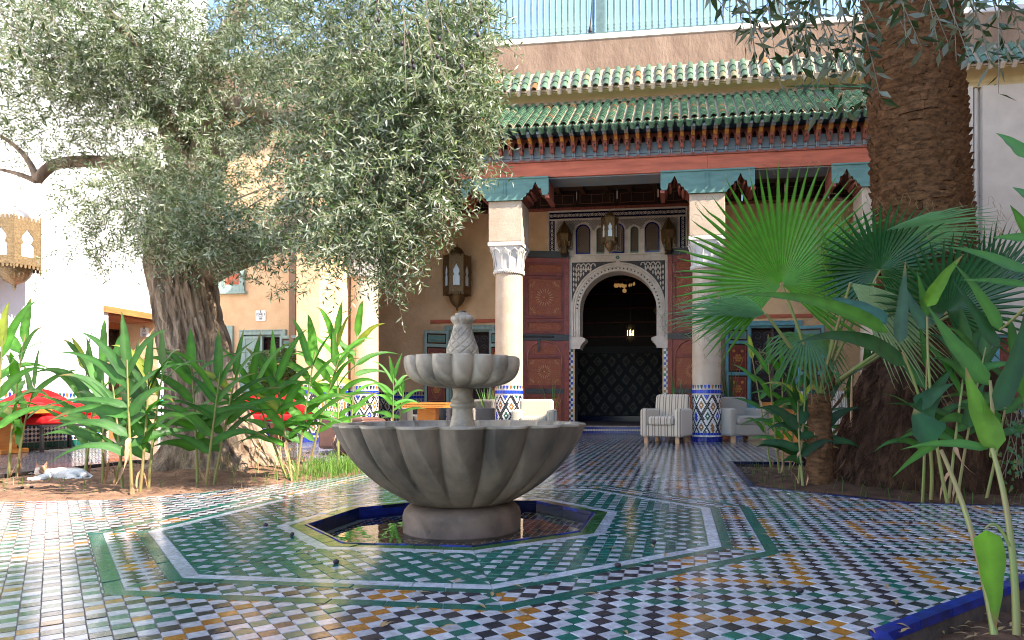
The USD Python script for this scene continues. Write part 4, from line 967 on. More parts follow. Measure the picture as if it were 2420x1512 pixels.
# ================================================================ lanterns
def keyhole(w, h):
    """pane outline like a Moorish keyhole, centred at the bottom"""
    return Polygon([(-w / 2, 0), (w / 2, 0), (w / 2, h * .42), (w * .30, h * .50), (w * .46, h * .62), (w * .44, h * .74), (w * .22, h * .86), (0, h), (-w * .22, h * .86), (-w * .44, h * .74), (-w * .46, h * .62), (-w * .30, h * .50), (-w / 2, h * .42)])
def lantern(name, label, loc, rz, s, metal='brass', wf=1.0, half=False, domem=None, hook=True, glassm='lamp_glass', group=None):
    t = thing(name, label, 'lantern', group=group, loc=loc, rz=rz)
    # star-shaped body of panels: broad faces with a glass pane, narrow faces between, crenellated edges
    n = 6; R = .21 * s * wf; H0, H1 = -.30 * s, .30 * s
    ks = range(n)
    for k in ks:
        a = k * 2 * math.pi / n - math.pi / 2
        if half and math.sin(a) > .4: continue
        wdt = R * 1.02; f = sbox(-wdt / 2, H0, wdt / 2, H1)
        kh = affinity.translate(keyhole(wdt * .5, (H1 - H0) * .62), 0, H0 + (H1 - H0) * .18)
        m = pY(f.difference(kh), -.006 * s, .006 * s); m = xf(m, (0, -R * .92, 0)); m = xf(m, (0, 0, 0), a + math.pi / 2)
        pn = part(t, 'side_panel', m, metal)
        g = xf(xf(pY(kh.buffer(.002), -.001, .001), (0, -R * .92 + .008 * s, 0)), (0, 0, 0), a + math.pi / 2); part(pn, 'pane', g, glassm)
        cr = []
        for (zz, up_) in ((H1, 1), (H0, -1)):
            for q in range(6):
                u = (q + .5) / 6 * wdt - wdt / 2; w_ = wdt / 6 * .32
                cr.append(pY(Polygon([(u - w_, zz), (u + w_, zz), (u + w_, zz + up_ * .03 * s), (u + w_ * .5, zz + up_ * .045 * s), (u - w_ * .5, zz + up_ * .045 * s), (u - w_, zz + up_ * .03 * s)]), -.004 * s, .004 * s))
        part(pn, 'crenels', xf(xf(J(*cr), (0, -R * .92, 0)), (0, 0, 0), a + math.pi / 2), metal)
    for k in range(n):
        a = (k + .5) * 2 * math.pi / n - math.pi / 2
        if half and math.sin(a) > .6: continue
        x_, y_ = R * 1.07 * math.cos(a), R * 1.07 * math.sin(a)
        prof = [(.009, H0 - .07), (.013, H0 - .02), (.009, H0), (.009, -.1), (.016, -.08), (.009, -.06), (.009, .06), (.016, .08), (.009, .1), (.009, H1), (.014, H1 + .02), (.004, H1 + .08)]
        part(t, 'corner_rod', xf(lathe([(r * s, z) for r, z in prof], 6), (x_, y_, 0)), metal, 40)
    part(t, 'dome', lathe([(R * .62, H1 - .04), (R * .62, H1 + .05 * s), (R * .56, H1 + .11 * s), (R * .40, H1 + .165 * s), (R * .18, H1 + .20 * s), (.010 * s, H1 + .21 * s), (.018 * s, H1 + .225 * s), (.006 * s, H1 + .24 * s), (.004 * s, H1 + .29 * s)], 12, None), domem or metal, 30)
    part(t, 'lower_bowl', lathe([(R * .66, H0 + .03), (R * .66, H0 - .06 * s), (R * .56, H0 - .14 * s), (R * .36, H0 - .21 * s), (.03 * s, H0 - .25 * s), (.02 * s, H0 - .26 * s), (.022 * s, H0 - .28 * s), (.006 * s, H0 - .32 * s)], 12), metal, 30)
    return t
p = PX(36, 600, XL + .34)
lantern('wall_lantern', 'large pierced brass lantern with silver dome on the sunlit white wall', (XL + .33, p[1], 2.76), math.radians(76), .98, 'brass_bright', wf=1.42, domem='silver_dome')
p = PY(1081, 665, YB - .30)
lantern('wall_lantern', 'dark brass lantern with white keyhole panes on the ochre gallery wall', (p[0], YB - .32, 3.36), math.radians(14), 1.22, 'brass', wf=1.05)
p = PY(1441, 545, 13.4)
hl = lantern('hanging_lantern', 'brass lantern hanging on a chain in front of the arch portal', (p[0], 13.4, p[2]), math.radians(8), .72, 'brass')
ch = [xf(tube([(.012 * math.cos(a), 0, .022 * math.sin(a)) for a in np.linspace(0, 2 * math.pi, 9)], .004, 4, cap=False), (0, 0, .58 + k * .036), (k % 2) * math.pi / 2) for k in range(int((5.05 - p[2] - .58) / .036))]
part(hl, 'chain', J(*ch), 'brass')
for sx, lab in ((DX - 1.12, 'six sided brass sconce left of the latticed windows'), (DX + 1.06, 'six sided brass sconce right of the latticed windows')):
    t = thing('wall_sconce', lab, 'sconce', loc=(sx, YB - .20, 4.05), rz=math.radians(10))
    part(t, 'roof', lathe([(.155, .14), (.165, .15), (.10, .28), (.004, .44)], 6), 'brass', False)
    part(t, 'body', lathe([(.15, -.02), (.155, .14)], 6), 'brass', False)
    for k in range(6):
        a = k * math.pi / 3 + math.pi / 6; part(t, 'stalactite', xf(lathe([(.004, -.13), (.03, -.08), (.045, -.02), (.045, .0)], 6), (.115 * math.cos(a), .115 * math.sin(a), 0)), 'brass', False)
    part(t, 'stem', lathe([(.085, -.26), (.07, -.12), (.12, -.02)], 6), 'brass', False)
    part(t, 'wall_bracket', box(-.05, .05, -.02, .20, -.30, -.262), 'dark_wood')
p = PY(1490, 786, 17.6)
il = lantern('salon_lantern', 'small lit lantern glowing inside the dark salon', (p[0], 17.6, p[2]), 0, .42, 'brass', glassm='lamp_lit')
part(il, 'rod', tube([(0, 0, .15), (0, 0, 5.0 - p[2])], .005, 5), 'iron')
p = PY(1470, 665, 16.2)
cd = thing('chandelier', 'crystal chandelier just inside the top of the arch', 'chandelier', loc=(p[0], 16.2, p[2]))
part(cd, 'frame', J(tube([(0, 0, 0), (0, 0, 4.95 - p[2])], .012, 6), *[tube([(0, 0, .1), (.17 * math.cos(a), .17 * math.sin(a), -.02), (.26 * math.cos(a), .26 * math.sin(a), .10)], .008, 5) for a in np.arange(8) * math.pi / 4]), 'brass', 40)
for k in range(24):
    a, r_ = k * 2.4, .05 + .24 * ((k * .618) % 1); part(cd, 'crystal_drop', xf(lathe([(.001, -.06), (.022, -.025), (.018, 0), (.004, .03)], 6), (r_ * math.cos(a), r_ * math.sin(a), -.03 - .10 * (1 - r_ / .3))), 'crystal', False)
part(cd, 'crystal_ball', xf(icos(.05, 2), (.06, -.02, -.22)), 'crystal', 40)

# ================================================================ windows with shutters and iron grilles
def scroll(cx_, cz_, r, y_, flip=1, turns=1.4):
    a = np.linspace(0, turns * 2 * math.pi, 20); q = r * (1 - .8 * a / a[-1]); return tube([(cx_ + flip * v * math.cos(u), y_, cz_ + v * math.sin(u)) for u, v in zip(a, q)], .007, 5, cap=False)
def grille(x0, x1, z0, z1, y_):
    ms = [tube([(x, y_, z0), (x, y_, z1)], .009, 5) for x in (x0, (x0 + x1) / 2, x1)] + [tube([(x0, y_, z), (x1, y_, z)], .009, 5) for z in np.linspace(z0, z1, 4)]
    w = (x1 - x0) / 2; hz = (z1 - z0) / 3
    for j in range(3):
        for i in range(2):
            c, d = x0 + (i + .5) * w, z0 + (j + .5) * hz; r = min(w, hz) * .235
            for sx in (-1, 1):
                for sz in (-1, 1): ms.append(xf(scroll(0, 0, r, y_, sx), (c + sx * r * .95, 0, d + sz * r * 1.0)))
    return J(*ms)
def shutter(parent, hinge, z0, w, h, ang, side, frame_m, painted=True):
    """hinged leaf with three painted panels; it swings into the court"""
    def T(m): return xf(xf(m, (0, 0, 0), ang), (hinge[0], hinge[1], z0))
    def bx(a, b, c, d, y0, y1): return box(min(side * a, side * b), max(side * a, side * b), y0, y1, c, d)
    sh = part(parent, 'shutter', T(bx(0, w, 0, h, -.012, .022)), frame_m)
    fm = J(bx(0, .045, 0, h, -.024, -.0125), bx(w - .045, w, 0, h, -.024, -.0125), *[bx(.045, w - .045, z, z + .05, -.024, -.0125) for z in (0, h * .40 - .02, h * .80 - .02, h - .05)])
    part(sh, 'shutter_frame', T(fm), frame_m)
    if not painted: return
    for (a, b, kind) in ((.06, h * .40 - .03, 1), (h * .40 + .04, h * .80 - .03, 1), (h * .80 + .04, h - .06, 0)):
        part(sh, 'painted_ground', T(bx(.055, w - .055, a, b, -.016, -.0125)), 'dark_wood')
        c = side * w / 2; ww, hh = (w - .15) / 2, (b - a) / 2 - .03; cz = (a + b) / 2
        pn = part(sh, 'painted_panel', T(bx(w / 2 - ww, w / 2 + ww, cz - hh, cz + hh, -.019, -.0155)), 'red_wood' if kind else 'teal_wood')
        ms = [tube([(c + u * ww * .92, -.020, cz + v * hh * .95) for u, v in ((-1, -1), (1, -1), (1, 1), (-1, 1), (-1, -1))], .004, 4)]
        if kind:
            for k in range(7):
                q = k * math.pi * 2 / 6; rr = .0 if k == 6 else ww * .32; ms.append(xf(icos(ww * .17, 0, (1, .15, 1)), (c + rr * math.cos(q), -.020, cz + rr * math.sin(q))))
            for s_ in (-1, 1): ms += [tube([(c, -.020, cz - hh * .8), (c + s_ * ww * .5, -.020, cz - hh * .3), (c + s_ * ww * .6, -.020, cz + hh * .1)], .005, 4), xf(icos(ww * .20, 0, (1, .15, 1)), (c + s_ * ww * .5, -.020, cz + hh * .55))]
        part(sh, 'painted_flowers', T(J(*ms)), 'ochre_wood')
def window(label, x0, x1, z0, z1, Y, fm, shut, lintel=True, gr=True, dark=True):
    t = thing('shuttered_window', label, 'window')
    o = sbox(x0 - .02, z0 - .02, x1 + .02, z1 + .02)
    part(t, 'frame', pY(o.buffer(.075, join_style=2).difference(sbox(x0, z0, x1, z1)), Y - .045, Y + .03), fm)
    part(t, 'inner_frame', pY(sbox(x0 - .005, z0 - .005, x1 + .005, z1 + .005).difference(sbox(x0 + .04, z0 + .04, x1 - .04, z1 - .04)), Y + .031, Y + .10), fm)
    bead = [xf(icos(.012, 0), (x0 - .06 + k * .03, Y - .047, z1 + .075)) for k in range(int((x1 - x0 + .12) / .03))] + [xf(icos(.012, 0), (xx, Y - .047, z0 + k * .03)) for k in range(int((z1 - z0) / .03)) for xx in (x0 - .075, x1 + .075)]
    part(t, 'rope_bead', J(*bead), fm)
    if gr: part(t, 'grille', grille(x0 + .05, x1 - .05, z0 + .05, z1 - .05, Y + .05), 'iron')
    if dark:
        part(t, 'dark_backing', box(x0 - .01, x1 + .01, Y + .20, Y + .206, z0, z1), 'dark_wood')  # opaque dark sheet standing in for the unlit room behind the grille
        part(t, 'mullion', box((x0 + x1) / 2 - .03, (x0 + x1) / 2 + .03, Y + .15, Y + .19, z0, z1), 'red_wood')
    if lintel: part(t, 'lintel', box(x0 - .42, x1 + .30, Y - .03, Y + .02, z1 + .15, z1 + .225), 'red_beam')
    for (h, a, s, w, mm, pt) in shut: shutter(t, h, z0 + .03, w, z1 - z0 - .06, a, s, mm, pt)
    return t
wh = .52
window('gallery window with olive painted shutters behind the fountain top', -4.97, -4.04, .57, 2.24, YB, 'teal_pale', [((-4.97, YB - .05), math.radians(30), -1, wh, 'teal_pale', True), ((-4.04, YB - .05), math.radians(-28), 1, wh, 'teal_pale', True)])
window('turquoise gallery window behind the fan palm on the right', 1.44, 2.40, .57, 2.24, YB, 'teal_bright', [((1.44, YB - .05), math.radians(20), -1, wh, 'teal_bright', True), ((2.40, YB - .05), math.radians(-20), 1, wh, 'teal_bright', True)])
window('peeling turquoise window with half open shutters beside the sign', -8.31, -7.54, .74, 1.96, YW, 'teal_pale', [((-8.30, YW - .04), math.radians(0), 1, .39, 'teal_pale', False), ((-7.54, YW - .05), math.radians(-10), 1, .40, 'teal_pale', True)], lintel=False)
w = thing('upper_window', 'small high window with red blind above the sign wall', 'window')
part(w, 'frame', pY(sbox(-8.93, 2.80, -8.30, 3.60).difference(sbox(-8.83, 2.90, -8.40, 3.50)), YW - .05, YW + .03), 'teal_pale')
part(w, 'sill', box(-8.97, -8.26, YW - .09, YW + .01, 2.755, 2.798), 'teal_pale')
part(w, 'blind', box(-8.84, -8.39, YW + .08, YW + .09, 2.86, 3.52), 'red_beam')
part(w, 'sash', pY(sbox(-8.845, 2.885, -8.385, 3.515).difference(sbox(-8.78, 2.95, -8.45, 3.45)), YW + .04, YW + .07), 'teal_pale')
w = thing('side_door', 'tall turquoise door frame just right of the olive trunk', 'door')
part(w, 'frame', pY(sbox(-9.06, 0, -8.54, 2.14).difference(sbox(-8.97, -.1, -8.63, 2.05)), YW - .05, YW + .03), 'teal_pale')
part(w, 'leaf', box(-8.97, -8.63, YW + .05, YW + .09, .02, 2.05), 'teal_pale')
w = thing('red_window', 'red painted shutter of the right wing at the frame edge', 'window')
part(w, 'frame', pY(sbox(5.25, .45, 6.3, 1.85).difference(sbox(5.35, .55, 6.2, 1.75)), YC - .04, YC + .03), 'teal_bright')
rp = part(w, 'panel', box(5.34, 6.21, YC + .04, YC + .07, .54, 1.76), 'red_wood')
part(rp, 'painted_flowers', J(*[xf(icos(.05, 0, (1, .1, 1)), (5.55 + .16 * i + .05 * (j % 2), YC + .039, .75 + .2 * j)) for i in range(4) for j in range(5)]), 'ochre_wood')
# the signs
def sign(label, at, rz, words, w_, h_):
    t = thing('zone_sign', label, 'sign', loc=at, rz=rz)
    part(t, 'plate', xf(rbox(-w_ / 2, w_ / 2, -h_ / 2, h_, -.5, .5, .02) if False else extr(sbox(-w_ / 2 + .02, -h_ / 2 + .02, w_ / 2 - .02, h_ / 2 - .02).buffer(.02, 4), .012), (0, 0, 0), 0, math.pi / 2), 'sign_white')
    m = meshkit.text_mesh(words, .038, .002, True); v = np.array(m.vertices); v[:, 0] -= (v[:, 0].max() + v[:, 0].min()) / 2
    part(t, 'lettering', xf((v, np.array(m.faces)), (0, -.0125, .008), 0, math.pi / 2), 'ink')
    part(t, 'arrow', pY(Polygon([(-.05, -.018), (.05, -.018), (.05, -.012), (-.05, -.012)]), -.0145, -.0122), 'ink')
    part(t, 'small_print', J(*[box(-.03, .035, -.0145, -.0122, z, z + .006) for z in (-.038, -.051, -.064, -.077)]), 'ink')
    part(t, 'pictogram', J(pY(Point(0, .095).buffer(.009), -.0145, -.0122), pY(Polygon([(-.012, .082), (.012, .082), (.016, .058), (-.016, .058)]), -.0145, -.0122)), 'ink')
p = PY(617, 746, YW)
sign('white ZONE 3 sign plate on the ochre wall above the window', (p[0], YW - .002, p[2]), 0, 'ZONE 3', .205, .205)
p = PY(342, 785, 11.215)
sign('white sign on the alcove jamb half hidden by leaves', (p[0], 11.213, p[2]), 0, 'ZO', .16, .16)
# ================================================================ the marble fountain
FC = np.array([-1.205, 3.80]); TH0 = math.atan2(-FC[1], -FC[0])
def lobes(n, depth, up=None):
    """convex petals with sharp creases between them"""
    def fl(a, t):
        x = ((a - TH0) * n / (2 * np.pi) + .5) % 1.0 * 2 - 1
        k = depth if up is None else depth * up(t)
        return 1 - k * (1 - (np.sqrt(1 - .93 * x ** 2) - math.sqrt(.07)) / (1 - math.sqrt(.07)))
    return fl
ft = thing('fountain', 'two tiered scalloped marble fountain standing in the sunken pool', 'fountain', loc=(FC[0], FC[1], 0))
part(ft, 'pedestal', lathe([(.315, -.08), (.325, -.06), (.327, .03), (.318, .06), (.298, .082), (.27, .09), (.2, .095)], 64), 'marble_base', 50)
dense = lambda pr, k: np.array([np.interp(np.linspace(0, 1, k), np.linspace(0, 1, len(pr)), [p[i] for p in pr]) for i in (0, 1)]).T
def curve(pr, k):
    from scipy.interpolate import PchipInterpolator
    pr = np.array(pr); s = np.r_[0, np.cumsum(np.hypot(*np.diff(pr, axis=0).T))]; return PchipInterpolator(s, pr)(np.linspace(0, s[-1], k))
low = curve([(.20, .086), (.27, .10), (.36, .145), (.45, .205), (.53, .275), (.60, .355), (.655, .445), (.692, .525)], 26)
part(ft, 'lower_bowl', lathe(low, 18 * 24, lobes(18, .098, lambda t: .35 + .65 * np.clip(t * 1.6, 0, 1))), 'marble_grey_shaded', 55)
rim = [(.692, .525), (.692, .533), (.685, .538), (.640, .538), (.632, .530), (.62, .49), (.55, .42), (.3, .36), (.01, .35)]
part(ft, 'lower_rim', lathe(rim, 18 * 24, lobes(18, .098, lambda t: 1 - .5 * np.clip(t * 4, 0, 1))), 'marble', 40)
part(ft, 'bowl_water', lathe([(.612, .497), (.001, .4975)], 72), 'water')
part(ft, 'stem', lathe(curve([(.09, .36), (.085, .45), (.072, .521), (.059, .575), (.056, .615)], 14).tolist() + [(.058, .622), (.068, .628), (.072, .636), (.068, .646), (.060, .650), (.064, .656), (.066, .664), (.060, .672)] + curve([(.056, .68), (.054, .70), (.058, .73), (.07, .76)], 8).tolist(), 48), 'marble', 50)
upb = curve([(.06, .732), (.15, .738), (.23, .755), (.285, .785), (.312, .825), (.322, .87), (.320, .90)], 20)
part(ft, 'upper_bowl', lathe(upb, 16 * 18, lobes(16, .13, lambda t: .2 + .8 * np.clip(t * 1.8, 0, 1))), 'marble', 55)
part(ft, 'upper_rim', lathe([(.320, .90), (.316, .907), (.30, .908), (.288, .902), (.27, .875), (.15, .85), (.01, .845)], 16 * 18, lobes(16, .13, lambda t: 1 - .4 * np.clip(t * 4, 0, 1))), 'marble', 40)
pine = curve([(.086, .85), (.0915, .925), (.088, .955), (.075, .995), (.062, 1.035), (.053, 1.07), (.050, 1.09)], 60)
def hatch(a, t):
    g = 0
    for s in (1, -1): g = np.maximum(g, np.exp(-((((a * 9 / (2 * np.pi) + s * t * 5.0) % 1) - .5) * 2 * 6) ** 2 * .9))
    return 1 - .075 * g * (t < .9)
part(ft, 'pineapple', lathe(pine, 180, hatch), 'marble', True)
part(ft, 'collar', lathe(curve([(.050, 1.088), (.058, 1.100), (.068, 1.116), (.066, 1.130), (.052, 1.138), (.042, 1.143)], 14), 96, lambda a, t: 1 - .12 * (1 - np.abs(np.cos(5 * a)) ** .5) * np.sin(np.pi * np.clip(t, 0, 1))), 'marble', 50)
part(ft, 'spout', lathe([(.042, 1.143), (.040, 1.152), (.034, 1.155), (.012, 1.156)], 24), 'marble', 40)
part(ft, 'nozzle', lathe([(.018, 1.154), (.018, 1.166), (.004, 1.167)], 12), 'iron', 40)

# ================================================================ seats and tables
def stripes(name, base, line, per, frac, rough=.95):
    MAT[name] = usdkit.material(stage, '/World/Looks/' + name, {
        'tc': ('texture_coordinate', {}), 's': ('separate_xyz', {}), 'm': ('math', {'math_type': 'multiply', 'value2': 1 / per}), 'fr': ('math', {'math_type': 'fraction'}),
        'r': ('rgb_ramp', {'ramp': [(0, line), (frac * .45, line), (frac * .5, base), (.62, base), (.64, line), (.64 + frac * .3, line), (.66 + frac * .3, base), (1, base)]}),
        'n': ('noise_texture', {'scale': 160.0}), 'b': ('bump', {'strength': .5, 'distance': .003}), 'p': ('principled_bsdf', {'roughness': rough, 'sheen_weight': .2, 'specular_ior_level': .2})},
        [('tc.object', 's.vector'), ('s.x', 'm.value1'), ('m.value', 'fr.value1'), ('fr.value', 'r.fac'), ('r.color', 'p.base_color'), ('tc.object', 'n.vector'), ('n.fac', 'b.height'), ('b.normal', 'p.normal')], surface='p.BSDF')
stripes('brown_stripe', (.48, .405, .31), (.12, .075, .058), .105, .26)
stripes('grey_stripe', (.40, .36, .28), (.19, .17, .14), .034, .5)
stripes('dark_stripe', (.20, .175, .15), (.06, .05, .045), .03, .5)
def armchair(label, at, rz, clothm, w=.74, d=.74, seat=.40, back=.78, arm=.56, legm='pale_leg', wing=0.0, group=None, cat='armchair', name='armchair'):
    t = thing(name, label, cat, group=group, loc=(at[0], at[1], 0), rz=rz); h = w / 2; aw = .13
    part(t, 'base', rbox(-h + .02, h - .02, -d / 2 + .03, d / 2 - .02, .11, .30, .03), clothm, 30)
    part(t, 'seat_cushion', rbox(-h + aw + .005, h - aw - .005, -d / 2 - .0, d / 2 - .16, .29, seat + .035, .05, 12), clothm, 30)
    part(t, 'backrest', xf(rbox(-h + .06, h - .06, -.075, .075, .0, back - .28, .06, 12), (0, d / 2 - .12, .28), 0, -.16), clothm, 30)
    for s in (-1, 1): part(t, 'armrest', xf(rbox(-aw / 2, aw / 2, -d / 2 + .02, d / 2 - .06, .10, arm, .045, 12), (s * (h - aw / 2), 0, 0)), clothm, 30)
    for s in (-1, 1):
        for q in (-1, 1): part(t, 'leg', box(s * (h - .09) - .03, s * (h - .09) + .03, q * (d / 2 - .09) - .03, q * (d / 2 - .09) + .03, 0, .115), legm)
    return t
armchair('cream and brown striped armchair by the right column', (-.19, 11.55), math.radians(-16), 'brown_stripe', .70, .76, back=.80)
armchair('sunlit cream armchair with fine grey stripes before the left door leaf', (-2.36, 11.35), math.radians(6), 'grey_stripe', .70, .72, back=.72, arm=.54)
armchair('white boucle armchair just right of the right column', (1.02, 12.1), math.radians(24), 'boucle', .74, .78, back=.76)
armchair('dark grey tweed armchair behind the fountain stem', (-3.72, 12.35), math.radians(-30), 'dark_stripe', .72, .72, back=.72)
armchair('grey tweed armchair left of the orange table', (-4.75, 12.5), math.radians(35), 'dark_cloth', .74, .74, back=.68)
armchair('striped settee behind the stub palm on the right', (2.55, 12.3), math.radians(-4), 'brown_stripe', 1.25, .78, back=.86, cat='settee', name='settee')
def table(label, at, w, h, rz=0, d=None):
    t = thing('orange_table', label, 'table', group=None, loc=(at[0], at[1], 0), rz=rz); d = d or w
    part(t, 'tabletop', rbox(-w / 2, w / 2, -d / 2, d / 2, h - .025, h, .008), 'orange_wood')
    ap = part(t, 'apron', box(-w / 2 + .01, w / 2 - .01, -d / 2 + .01, d / 2 - .01, h - .085, h - .026), 'orange_wood')
    part(ap, 'carving', J(*[xf(tube([(-.022, 0, -.012), (-.01, 0, .014), (.006, 0, -.006), (.02, 0, .014)], .0055, 4), (-w / 2 + .05 + k * .052, -d / 2 + .006, h - .056)) for k in range(int((w - .06) / .052))]), 'lintel_wood')
    part(t, 'pedestal', box(-.15, .15, -.15, .15, .06, h - .086), 'orange_wood'); part(t, 'foot', rbox(-.24, .24, -.24, .24, 0, .06, .01), 'orange_wood')
p = PY(1012, 960, 11.3); table('square orange pedestal table behind the fountain rim', (p[0], 11.3), .74, .655, .15)
p = PY(1862, 960, 12.0); table('orange carved table behind the stub palm on the right', (p[0], 12.0), .72, .66, .1)
p = G(-10, 1072); table('low orange table at the left frame edge beside the red sofa', (p[0], p[1]), .85, .60, .2)
def red_sofa(label, at, rz, w):
    t = thing('red_sofa', label, 'sofa', loc=(at[0], at[1], 0), rz=rz); h = w / 2
    part(t, 'seat', rbox(-h, h, -.34, .30, .36, .47, .04, 10), 'red_cloth', 30)
    bk = [(-h, .40)] + [(u * h, .66 + .19 * math.cos(u * math.pi / 2) ** 1.2) for u in np.linspace(-1, 1, 21)] + [(h, .40)]
    b = sub3(pY(Polygon(bk), .24, .34), 0); part(t, 'backrest', b, 'red_cloth', 30)
    part(t, 'back_cushion', rbox(-h * .62, h * .62, .10, .23, .47, .74, .06, 10), 'red_cloth', 30)
    for s in (-1, 1): part(t, 'bolster', xf(lathe([(.001, -.28), (.085, -.27), (.10, -.2), (.10, .2), (.085, .27), (.001, .28)], 20), (s * (h - .11), 0, .56), 0, math.pi / 2), 'red_cloth', 40)
    for s in (-1, 1):
        for q in (-.30, .28): part(t, 'leg', box(s * (h - .03) - .018, s * (h - .03) + .018, q - .018, q + .018, 0, .36), 'iron')
    part(t, 'frame', J(box(-h, h, -.335, -.30, .325, .358), box(-h, h, .27, .30, .325, .358)), 'iron')
    for s in (-.45, .2): part(t, 'strap', tube([(s * h, -.345, .36), (s * h, -.345, .45), (s * h, -.2, .475)], .008, 5), 'iron')
red_sofa('bright red sofa against the sunlit white wall on the left', (-8.66, 8.72), math.radians(90), 1.08)
red_sofa('bright red sofa under the window behind the olive trunk', (-6.75, 10.62), math.radians(3), 1.62)
t = thing('leather_armchair', 'low brown leather block chair left of the fountain bowl', 'armchair', loc=(-4.52, 9.25, 0), rz=math.radians(-8))
part(t, 'block', rbox(-.36, .36, -.30, .30, .02, .43, .05, 14), 'brown_leather', 30); part(t, 'cushion', rbox(-.35, .35, -.29, .14, .40, .452, .025, 10), 'brown_leather', 30)
part(t, 'piping', tube([(-.36, -.302, .42), (.36, -.302, .42)], .006, 6), 'dark_leather')
p = G(818, 1078)
t = thing('leather_pouf', 'round dark leather pouf with pale stitching by the grass', 'pouf', loc=(p[0] - .02, p[1] + .22, 0))
part(t, 'cushion', lathe(curve([(.01, .005), (.17, .01), (.225, .06), (.245, .14), (.235, .21), (.18, .265), (.08, .285), (.002, .29)], 20), 48, lambda a, t_: 1 + .02 * np.abs(np.cos(4 * a))), 'dark_leather', True)
for k in range(8):
    a = k * math.pi / 4 + .39; part(t, 'seam', tube([(r_ * math.cos(a), r_ * math.sin(a), z_) for r_, z_ in ((.227, .06), (.248, .14), (.238, .212), (.183, .268), (.085, .289), (.01, .294))], .0045, 5), 'stitch', 40)
# potted plants of the terrace in front of the wing and by the column
def blob_shrub(name, label, at, r, h, potm, leafc, n=1500, group=None):
    t = thing(name, label, 'shrub', loc=(at[0], at[1], 0))
    part(t, 'pot', lathe([(.01, 0), (.15, 0), (.20, .30), (.215, .34), (.19, .34), (.18, .30), (.01, .29)], 24), potm, 40)
    rr = np.random.default_rng(5); d = rr.normal(size=(n, 3)); d /= np.linalg.norm(d, axis=1, keepdims=True); c = d * r * (1 - .35 * rr.random((n, 1)) ** 2) * [1.15, 1.15, .72] * (1 + .12 * meshkit.noise(d * 2.5)[:, None]) + [0, 0, h]
    ax = rr.normal(size=(n, 3)); ax /= np.linalg.norm(ax, axis=1, keepdims=True); sd = np.cross(ax, d); sd /= np.linalg.norm(sd, axis=1, keepdims=True)
    L, W_ = .055, .02
    v = np.stack([c - ax * L / 2, c + sd * W_, c + ax * L / 2, c - sd * W_], 1).reshape(-1, 3); f = np.arange(n)[:, None] * 4 + np.array([0, 1, 2, 3])
    cl = np.repeat(np.array(leafc) * rr.uniform(.6, 1.3, (n, 1)), 4, 0)
    part(t, 'foliage', (v, tri(f)), 'big_leaf', col=cl, kind='stuff'); part(t, 'stem', tube([(0, 0, .28), (.02, .01, h * .6), (0, 0, h)], .022, 6), 'twig')
p = PY(655, 865, 11.6); blob_shrub('clipped_shrub', 'round dark clipped shrub behind the red sofa', (p[0], 11.75), .47, 1.28, 'terracotta', (.055, .095, .02), 2600)
def strap_plant(name, label, at, n, L, potm=None, z=.28, seed=1, colr=(.06, .14, .03)):
    t = thing(name, label, 'potted plant', loc=(at[0], at[1], 0)); rr = random.Random(seed)
    if potm: part(t, 'pot', lathe([(.01, 0), (.12, 0), (.17, .24), (.18, .30), (.155, .30), (.01, .26)], 20), potm, 40)
    for k in range(n):
        a, lean = rr.uniform(0, 6.28), rr.uniform(.08, .5); tip = np.array([math.cos(a) * lean * L, math.sin(a) * lean * L, z + L * rr.uniform(.7, 1)])
        m, c = leafmesh((0, 0, z - .02), tip, .022, colr, bulge=(0, 0, .06), n=5); part(t, 'leaf', m, 'vein_leaf', True, col=c)
def leafmesh(base, tip, width, colr, bulge=(0, 0, 0), up=None, fold=.25, n=9, prof=.42, curl=0.0, pale=1.5):
    """a strap leaf from base to tip, bowed by bulge, folded along its midrib; colour per vertex"""
    b, t = np.asarray(base, float), np.asarray(tip, float); q = (b + t) / 2 + np.asarray(bulge, float) * 2 * .5 + np.asarray(bulge, float) * .5
    u = np.linspace(0, 1, n + 1); P = bez(b, q, t, n); T = np.gradient(P, axis=0); T /= np.linalg.norm(T, axis=1, keepdims=True) + 1e-9
    ref = np.array([0, 0, 1.0]) if up is None else np.asarray(up, float)
    S = np.cross(T, ref); S /= np.linalg.norm(S, axis=1, keepdims=True) + 1e-6; Nn = np.cross(S, T)
    w = width / 2 * np.sin(np.pi * np.clip(u, 0, 1) ** prof * .98 + .02 * np.pi) ** .9; w = np.maximum(w, .0015); w[-1] = .0006
    wob = 1 + .06 * np.sin(u * 17 + hash_(b)); c = np.asarray(colr, float)
    l = P - S * (w * wob)[:, None] + Nn * (w * fold)[:, None]; r = P + S * (w / wob)[:, None] + Nn * (w * fold)[:, None]
    v = np.stack([l, P, r], 1).reshape(-1, 3); i = np.arange(n)[:, None] * 3
    f = np.vstack([i + [0, 1, 4, 3], i + [1, 2, 5, 4]])
    side = 1 + .10 * math.sin(hash_(t) * 3); tone = (1.05 - .25 * u)[:, None]
    cc = np.stack([c * tone * side, c * tone * pale, c * tone / side], 1)
    if (hash_(t) * 7) % 1 < .3: cc[-2:] = np.array([.22, .14, .05]); cc[-3] = cc[-3] * .5 + np.array([.11, .08, .03])
    m = LM((v, tri(f))); uu = np.stack([np.stack([np.full(n + 1, x_), u * np.linalg.norm(t - b) / max(width, .02) * .5], 1) for x_ in (-1, 0, 1)], 1).reshape(-1, 2); m.uv = uu
    return m, np.clip(cc.reshape(-1, 3), 0, .9)
def hash_(p): return float((abs(p[0]) * 12.9 + abs(p[1]) * 78.2 + abs(p[2]) * 37.7) % 6.28)
